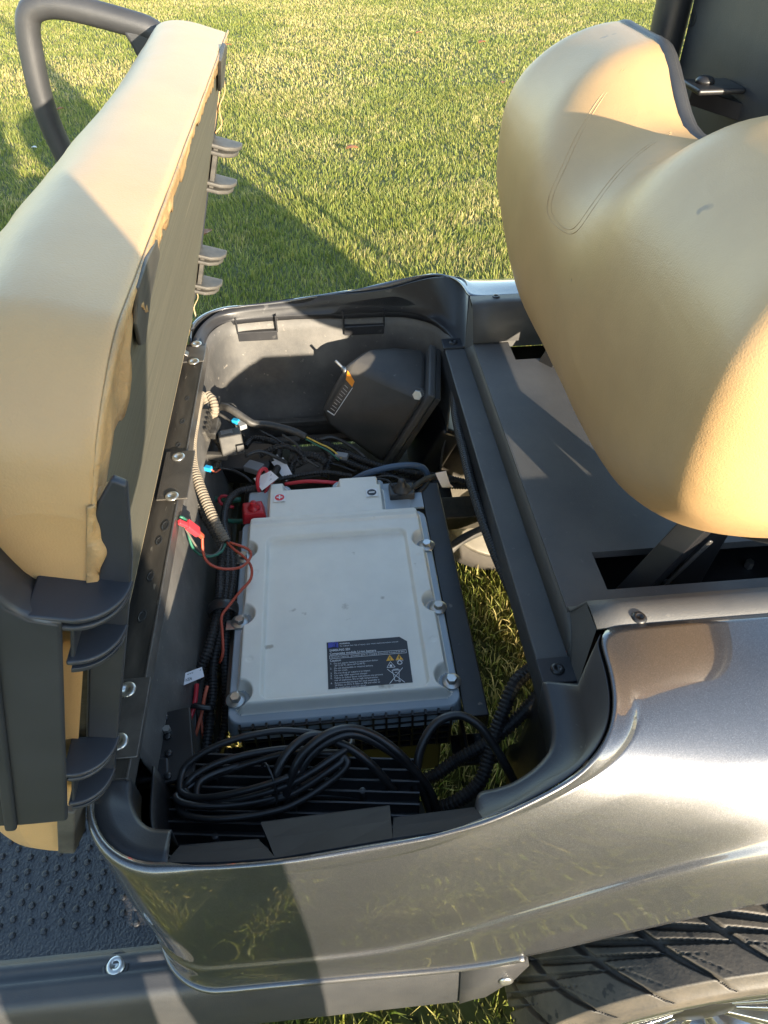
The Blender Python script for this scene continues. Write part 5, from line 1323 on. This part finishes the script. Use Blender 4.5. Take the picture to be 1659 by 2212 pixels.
tube('twist_tie', [PZ(566, 1655, .548), PZ(574, 1650, .566), PZ(586, 1672, .562), PZ(594, 1700, .552), PZ(598, 1725, .535), PZ(597, 1738, .53)], .0017, 'rubber_cord', coil, k=6, step=.004)
cord('cord_arc', [(604, 1775, .49), (596, 1720, .53), (598, 1670, .555), (622, 1625, .565), (664, 1592, .565), (700, 1592, .56), (760, 1619, .55), (811, 1661, .53), (853, 1712, .50), (882, 1765, .46)], .0056, 'rubber_cord', 'outer left black cord bowed up from the near rim', 'cord')
cord('cord_arc', [(619, 1778, .48), (619, 1720, .53), (634, 1665, .56), (660, 1622, .575), (709, 1585, .58), (760, 1574, .575), (815, 1593, .56), (870, 1636, .54), (904, 1686, .51), (930, 1760, .46)], .0056, 'rubber_cord', 'tall black cord arch at the near end of the battery', 'cord')
cord('cord_arc', [(632, 1776, .48), (634, 1720, .525), (648, 1668, .55), (674, 1628, .565), (716, 1598, .572), (762, 1586, .57), (820, 1608, .552), (884, 1654, .53), (925, 1702, .50), (948, 1760, .46)], .0056, 'rubber_cord', 'black cord arch just inside the tallest one', 'cord')
cord('cord_arc', [(896, 1775, .46), (898, 1700, .50), (908, 1620, .53), (940, 1564, .545), (988, 1545, .55), (1031, 1564, .545), (1064, 1606, .53), (1094, 1657, .51), (1116, 1700, .48)], .0058, 'rubber_cord', 'single black cord arch near the rear corner of the rim', 'cord')
cord('cord_tail', [(640, 1722, .50), (700, 1718, .50), (760, 1722, .495), (800, 1735, .48), (830, 1750, .46)], .0056, 'rubber_cord', 'flat black cord leaving the charger to the right', 'cord')

# ================================================================== FALLEN LEAVES
def leaf_thing(u, v_, s, label, m='leaf', name='fallen_leaf', cat='leaf'):
    c = PZ(u, v_, GZ + .035)
    a = random.uniform(0, 6)
    G = []
    for i, t in enumerate(np.linspace(0, 1, 7)):
        wv = s * .36 * math.sin(math.pi * t) ** .8 + .0005
        row = []
        for q in (-1, -.4, 0, .4, 1):
            x, y = (t - .5) * s, q * wv
            z = .25 * s * abs(q) ** 1.5 * .5 + .12 * s * math.sin(t * 3)
            row.append((c[0] + x * math.cos(a) - y * math.sin(a), c[1] + x * math.sin(a) + y * math.cos(a), c[2] + z))
        G.append(row)
    o = grid(name, G, m, None, solid=0.0008); tag(o, label, cat, 'dry leaves on the lawn'); return o
for (u, v_, s, lb) in ((131, 236, .05, 'small reddish leaf on the grass inside the arm rest loop'), (494, 98, .06, 'brown leaf beside the far top corner of the tipped seat'),
                       (449, 503, .06, 'dry leaf on the shaded grass between the two seat hooks'), (1041, 93, .09, 'brown leaf left of the backrest top'), (1087, 179, .06, 'small brown leaf close to the backrest edge'),
                       (760, 322, .08, 'pale brown leaf on the sunlit lawn above the bay'), (905, 72, .08, 'dry leaf high on the open lawn')):
    leaf_thing(u, v_, s, lb)
lt = leaf_thing(74, 319, .035, 'tiny white scrap on the grass left of the arm rest', 'white_litter', 'white_scrap', 'litter'); 
if 'group' in lt: del lt['group']

# ================================================================== PHOTOGRAPHER (casts the shadow on the near side)
def person():
    px, py = .050, -.42
    z = GZ
    V = [(px, py, z + .95), (px, py, z + 1.12), (px, py, z + 1.32), (px, py + .01, z + 1.46), (px + .01, py + .03, z + 1.56), (px + .01, py + .05, z + 1.66), (px + .01, py + .05, z + 1.76),
         (px + .085, py + .01, z + 1.39), (px + .15, py + .05, z + 1.18), (px + .07, py + .27, z + 1.36), (px + .01, py + .36, z + 1.41),
         (px - .17, py + .01, z + 1.42), (px - .23, py + .03, z + 1.20), (px - .14, py + .27, z + 1.36), (px - .10, py + .36, z + 1.41),
         (px + .09, py, z + .90), (px + .11, py - .01, z + .50), (px + .11, py - .04, z + .09), (px + .12, py + .10, z + .04),
         (px - .09, py, z + .90), (px - .11, py - .01, z + .50), (px - .11, py - .04, z + .09), (px - .12, py + .10, z + .04)]
    E_ = [(0, 1), (1, 2), (2, 3), (3, 4), (4, 5), (5, 6), (2, 7), (7, 8), (8, 9), (9, 10), (2, 11), (11, 12), (12, 13), (13, 14), (0, 15), (15, 16), (16, 17), (17, 18), (0, 19), (19, 20), (20, 21), (21, 22)]
    rad = [.17, .16, .18, .13, .08, .095, .07, .095, .06, .062, .055, .065, .06, .062, .055, .125, .105, .075, .055, .125, .105, .075, .055]
    me = bpy.data.meshes.new('person'); me.from_pydata(V, E_, []); me.update()
    o = bpy.data.objects.new('person', me); link(o)
    me.materials.append(MATS['shirt'])
    md = o.modifiers.new('skin', 'SKIN'); md.use_smooth_shade = True
    for i, sv in enumerate(me.skin_vertices[0].data): sv.radius = (rad[i], rad[i] * .8); sv.use_root = (i == 0)
    md2 = o.modifiers.new('sub', 'SUBSURF'); md2.levels = 2; md2.render_levels = 2
    tag(o, 'person in dark clothes standing behind the camera with both hands raised', 'person')
    return o
person()

# fit the printed words to their measured widths and turn them into plain meshes
bpy.context.view_layer.update()
dg = bpy.context.evaluated_depsgraph_get()
for (o, wfit) in TEXTS:
    sx = wfit / o.dimensions.x if o.dimensions.x > 0 else 1.0
    me = bpy.data.meshes.new_from_object(o.evaluated_get(dg))
    me.transform(Matrix.Diagonal((sx, 1, 1, 1)))
    nm = o.name.split('.')[0]; par, loc, rot = o.parent, o.location.copy(), o.rotation_euler.copy(); cu = o.data
    bpy.data.objects.remove(o, do_unlink=True)
    t = bpy.data.objects.new(nm, me); COL.objects.link(t); t.parent = par; t.location = loc; t.rotation_euler = rot
    bpy.data.curves.remove(cu)
